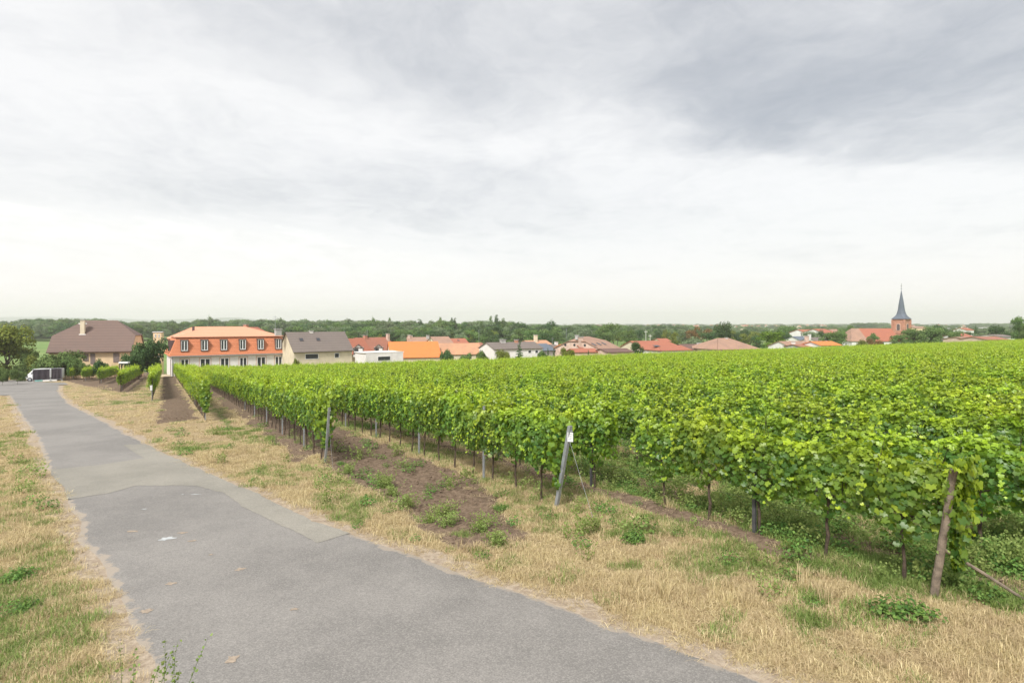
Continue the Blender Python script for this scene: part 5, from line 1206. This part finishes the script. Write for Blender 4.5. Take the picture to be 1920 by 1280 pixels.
for (x_, sy) in ((-Lv/2+.85, -1), (Lv/2-.95, -1), (-Lv/2+.85, 1), (Lv/2-.95, 1)):
    bm = bmesh.new(); bmesh.ops.create_cone(bm, segments=20, radius1=.34, radius2=.34, depth=.22, cap_ends=True, matrix=Matrix.Translation((x_, sy*(Wv/2-.06), .34)) @ Matrix.Rotation(math.pi/2, 4, 'X')); me = bpy.data.meshes.new('wheel'); bm.to_mesh(me); bm.free(); me.materials.append(M['rubber']); wo = link(bpy.data.objects.new('wheel', me), van)
    bm = bmesh.new(); bmesh.ops.create_cone(bm, segments=16, radius1=.2, radius2=.2, depth=.24, cap_ends=True, matrix=Matrix.Translation((x_, sy*(Wv/2-.05), .34)) @ Matrix.Rotation(math.pi/2, 4, 'X')); me = bpy.data.meshes.new('rim'); bm.to_mesh(me); bm.free(); me.materials.append(M['metal']); link(bpy.data.objects.new('rim', me), wo)
# fence panels with dark screens
def panel(pa, pb, ytop, label):
    ga, gb = at_ground(*pa), at_ground(*pb); d = Vector((gb.x-ga.x, gb.y-ga.y)); L_ = d.length; h = (pa[1]-ytop)/FPX*ga.y
    o = empty('fence_panel', (ga.x, ga.y, min(ga.z, gb.z)), math.atan2(d.y, d.x), label, 'fence panel', 'dark screened site fence panels'); f = MB()
    for x_ in (0, L_): f.tube([(x_, 0, 0), (x_, 0, h)], .04, 6)
    f.tube([(0, 0, h), (L_, 0, h)], .035, 6); f.tube([(0, 0, .35), (L_, 0, .35)], .03, 6); f.build('frame', M['metal'], o)
    b = MB(); n_ = 16
    for k in range(n_):
        x0, x1 = .06+(L_-.12)*k/n_, .06+(L_-.12)*(k+1)/n_; y0, y1 = .05*math.sin(k*1.1), .05*math.sin((k+1)*1.1); b.quad((x0, y0-.01, .4), (x1, y1-.01, .4), (x1, y1*.3, h-.05), (x0, y0*.3, h-.05))
    q = b.build('screen', M['banner'], o); q.modifiers.new('t', 'SOLIDIFY').thickness = .01
    for x_ in (.02, L_-.02): MB().box(x_-.14, -.35, 0, x_+.14, .35, .14).build('foot_block', M['w_grey'], o)
panel((61,716.5), (94,715.0), 692.5, 'left fence panel with dark privacy screen beside the white van'); panel((95.5,714.9), (116.5,714.0), 690.5, 'right fence panel with dark privacy screen touching the first short vine row')
g_ = at_ground(78, 715); kb = empty('low_barrier', (g_.x, g_.y, g_.z), .1, 'low white and teal barrier board lying before the fence panels', 'barrier')
MB().box(.2, 0, .05, 2.6, .12, .38).build('white_board', M['sign_w'], kb); MB().box(-1.2, 0, .05, .15, .14, .40).build('teal_board', M['teal'], kb)
g_ = at_ground(70, 709); tl = MB(); 
tp = bpy.data.objects.new('tarpaulin_load', lump(90, 3, 'tarpaulin_load', M['teal'])); link(tp); tp.location = (g_.x, g_.y+4, g_.z+1.55); tp.scale = (1.1, .8, 1.25); tag(tp, 'domed pale teal tarpaulin showing above the left fence panel', 'tarpaulin'); tp.data.polygons.foreach_set('use_smooth', [True]*len(tp.data.polygons))
bx_ = empty('beige_container', (g_.x-1.6, g_.y+6, g_.z), .2, 'beige box-shaped container top behind the white van', 'container'); MB().box(-.9, -.7, 0, .9, .7, 2.75).build('body', M['beige'], bx_, bevel=.05); MB().box(-.95, -.75, 2.75, .95, .75, 2.85).build('lid', M['beige'], bx_)
g_ = at_ground(18.5, 711.5); yp = empty('marker_post', g_, 0, 'bright yellow marker post between the two clipped hedges', 'post'); MB().tube([(0, 0, 0), (0, 0, 1.75)], .14, 10).build('shaft', M['yellow'], yp, True); MB().tube([(0, 0, 1.75), (0, 0, 1.9)], [.15, .07], 10).build('cap', M['yellow'], yp)
g_ = at_ground(29, 711); bs = empty('road_sign', (g_.x, g_.y-.6, g_.z), 0, 'blue and white road sign above the right clipped hedge', 'sign'); MB().tube([(0, 0, 0), (0, 0, 2.5)], .04, 6).build('pole', M['metal'], bs); MB().box(-.42, -.05, 2.0, .42, -.01, 2.5).build('panel', M['blue'], bs, bevel=.02); MB().box(-.3, -.07, 2.25, .05, -.052, 2.42).build('white_field', M['sign_w'], bs)
g_ = at_ground(3, 713); up_ = empty('utility_pole', (g_.x-.6, g_.y-1, g_.z), 0, 'pale wooden utility pole cut by the left picture edge', 'pole'); MB().tube([(0, 0, 0), (0, 0, 6.2)], [.14, .10], 8).build('shaft', M['w_grey'], up_, True); MB().box(-.7, -.06, 5.7, .7, .06, 5.85).build('crossarm', M['w_grey'], up_)
g_ = at_ground(308.5, 703); lp = empty('street_lamp', (g_.x, g_.y-2, g_.z), 0, 'pale grey street lamp at the head of the bare soil lane', 'lamp post'); MB().tube([(0, 0, 0), (0, 0, 4.3)], [.12, .09], 8).build('pole', M['w_white'], lp, True); MB().box(-.28, -.28, 4.3, .28, .28, 4.7).build('lantern', M['w_grey'], lp, bevel=.05)
g_ = at_ground(313, 705); kw = empty('low_wall', (g_.x, g_.y-1.5, g_.z), .3, 'pale low kerb wall closing the bare soil lane', 'wall'); MB().box(-1.6, -.2, -.1, 1.6, .2, .45).build('coping', M['w_cream'], kw, bevel=.03)
# white garden table beside the dark tree
D = 99; cx_ = kx(233)*D; cz = CAMZ-(684-HOR)/FPX*D; z0 = float(G(cx_, D))
tb_ = empty('garden_table', (cx_, D, z0), math.radians(8), 'white garden table top showing above the short vine rows beside the dark tree', 'table')
MB().box(-.75, -.4, cz-z0+.28, .75, .4, cz-z0+.55).build('table_top', M['paint_w'], tb_, bevel=.03)
for sx_ in (-.62, .62):
    for sy_ in (-.3, .3): MB().box(sx_-.05, sy_-.05, 0, sx_+.05, sy_+.05, cz-z0+.28).build('leg', M['black'], tb_)
# masts in the village and turbines on the horizon
for k, (px, yt, D) in enumerate(((1211,619.5,250),(1219,627,252))):
    x_ = kx(px)*D; z0 = float(G(x_, D)); h = CAMZ-(yt-HOR)/FPX*D-z0
    mt = empty('mast', (x_, D, z0), 0, ('taller pale mast above the large red barns', 'shorter pale mast right of the taller one')[k], 'mast'); MB().tube([(0, 0, 0), (0, 0, h)], [.12, .08], 6).build('shaft', M['w_white'], mt); MB().box(-.8, -.05, h-.6, .8, .05, h-.48).build('crossarm', M['w_white'], mt)
for k, (px, yt) in enumerate(((1187.5,595.5),(1246,594.5))):
    D = 6500; x_ = kx(px)*D; h = CAMZ-(yt-HOR)/FPX*D-PLAIN
    wt = empty('wind_turbine', (x_, D, PLAIN), .3, ('left wind turbine faint on the horizon', 'right wind turbine faint on the horizon')[k], 'wind turbine'); MB().tube([(0, 0, 0), (0, 0, h)], [2.2, 1.3], 8).build('tower', M['w_white'], wt)
    for q in range(3):
        a = q*2.094+.4+k; MB().tube([(0, -3, h), (22*math.cos(a), -3, h+22*math.sin(a))], [1.1, .3], 5).build('blade', M['w_white'], wt)
# ------------------------------------------------------------------ air
m = bpy.data.materials.new('thin_haze'); m.use_nodes = True; t = NT(m.node_tree); t.n.clear()
pv = t.new('ShaderNodeVolumePrincipled'); pv.inputs['Color'].default_value = (1.0, .975, 1.0, 1); pv.inputs['Density'].default_value = 2.0e-4; pv.inputs['Anisotropy'].default_value = 0.3
mo_ = t.new('ShaderNodeOutputMaterial'); t.l.new(pv.outputs[0], mo_.inputs['Volume'])
hz_ = MB().box(-8400, -8400, PLAIN-2.5, 8400, 8400, 150).build('haze', m); tag(hz_, 'thin pale haze lying over the plain', kind='stuff')
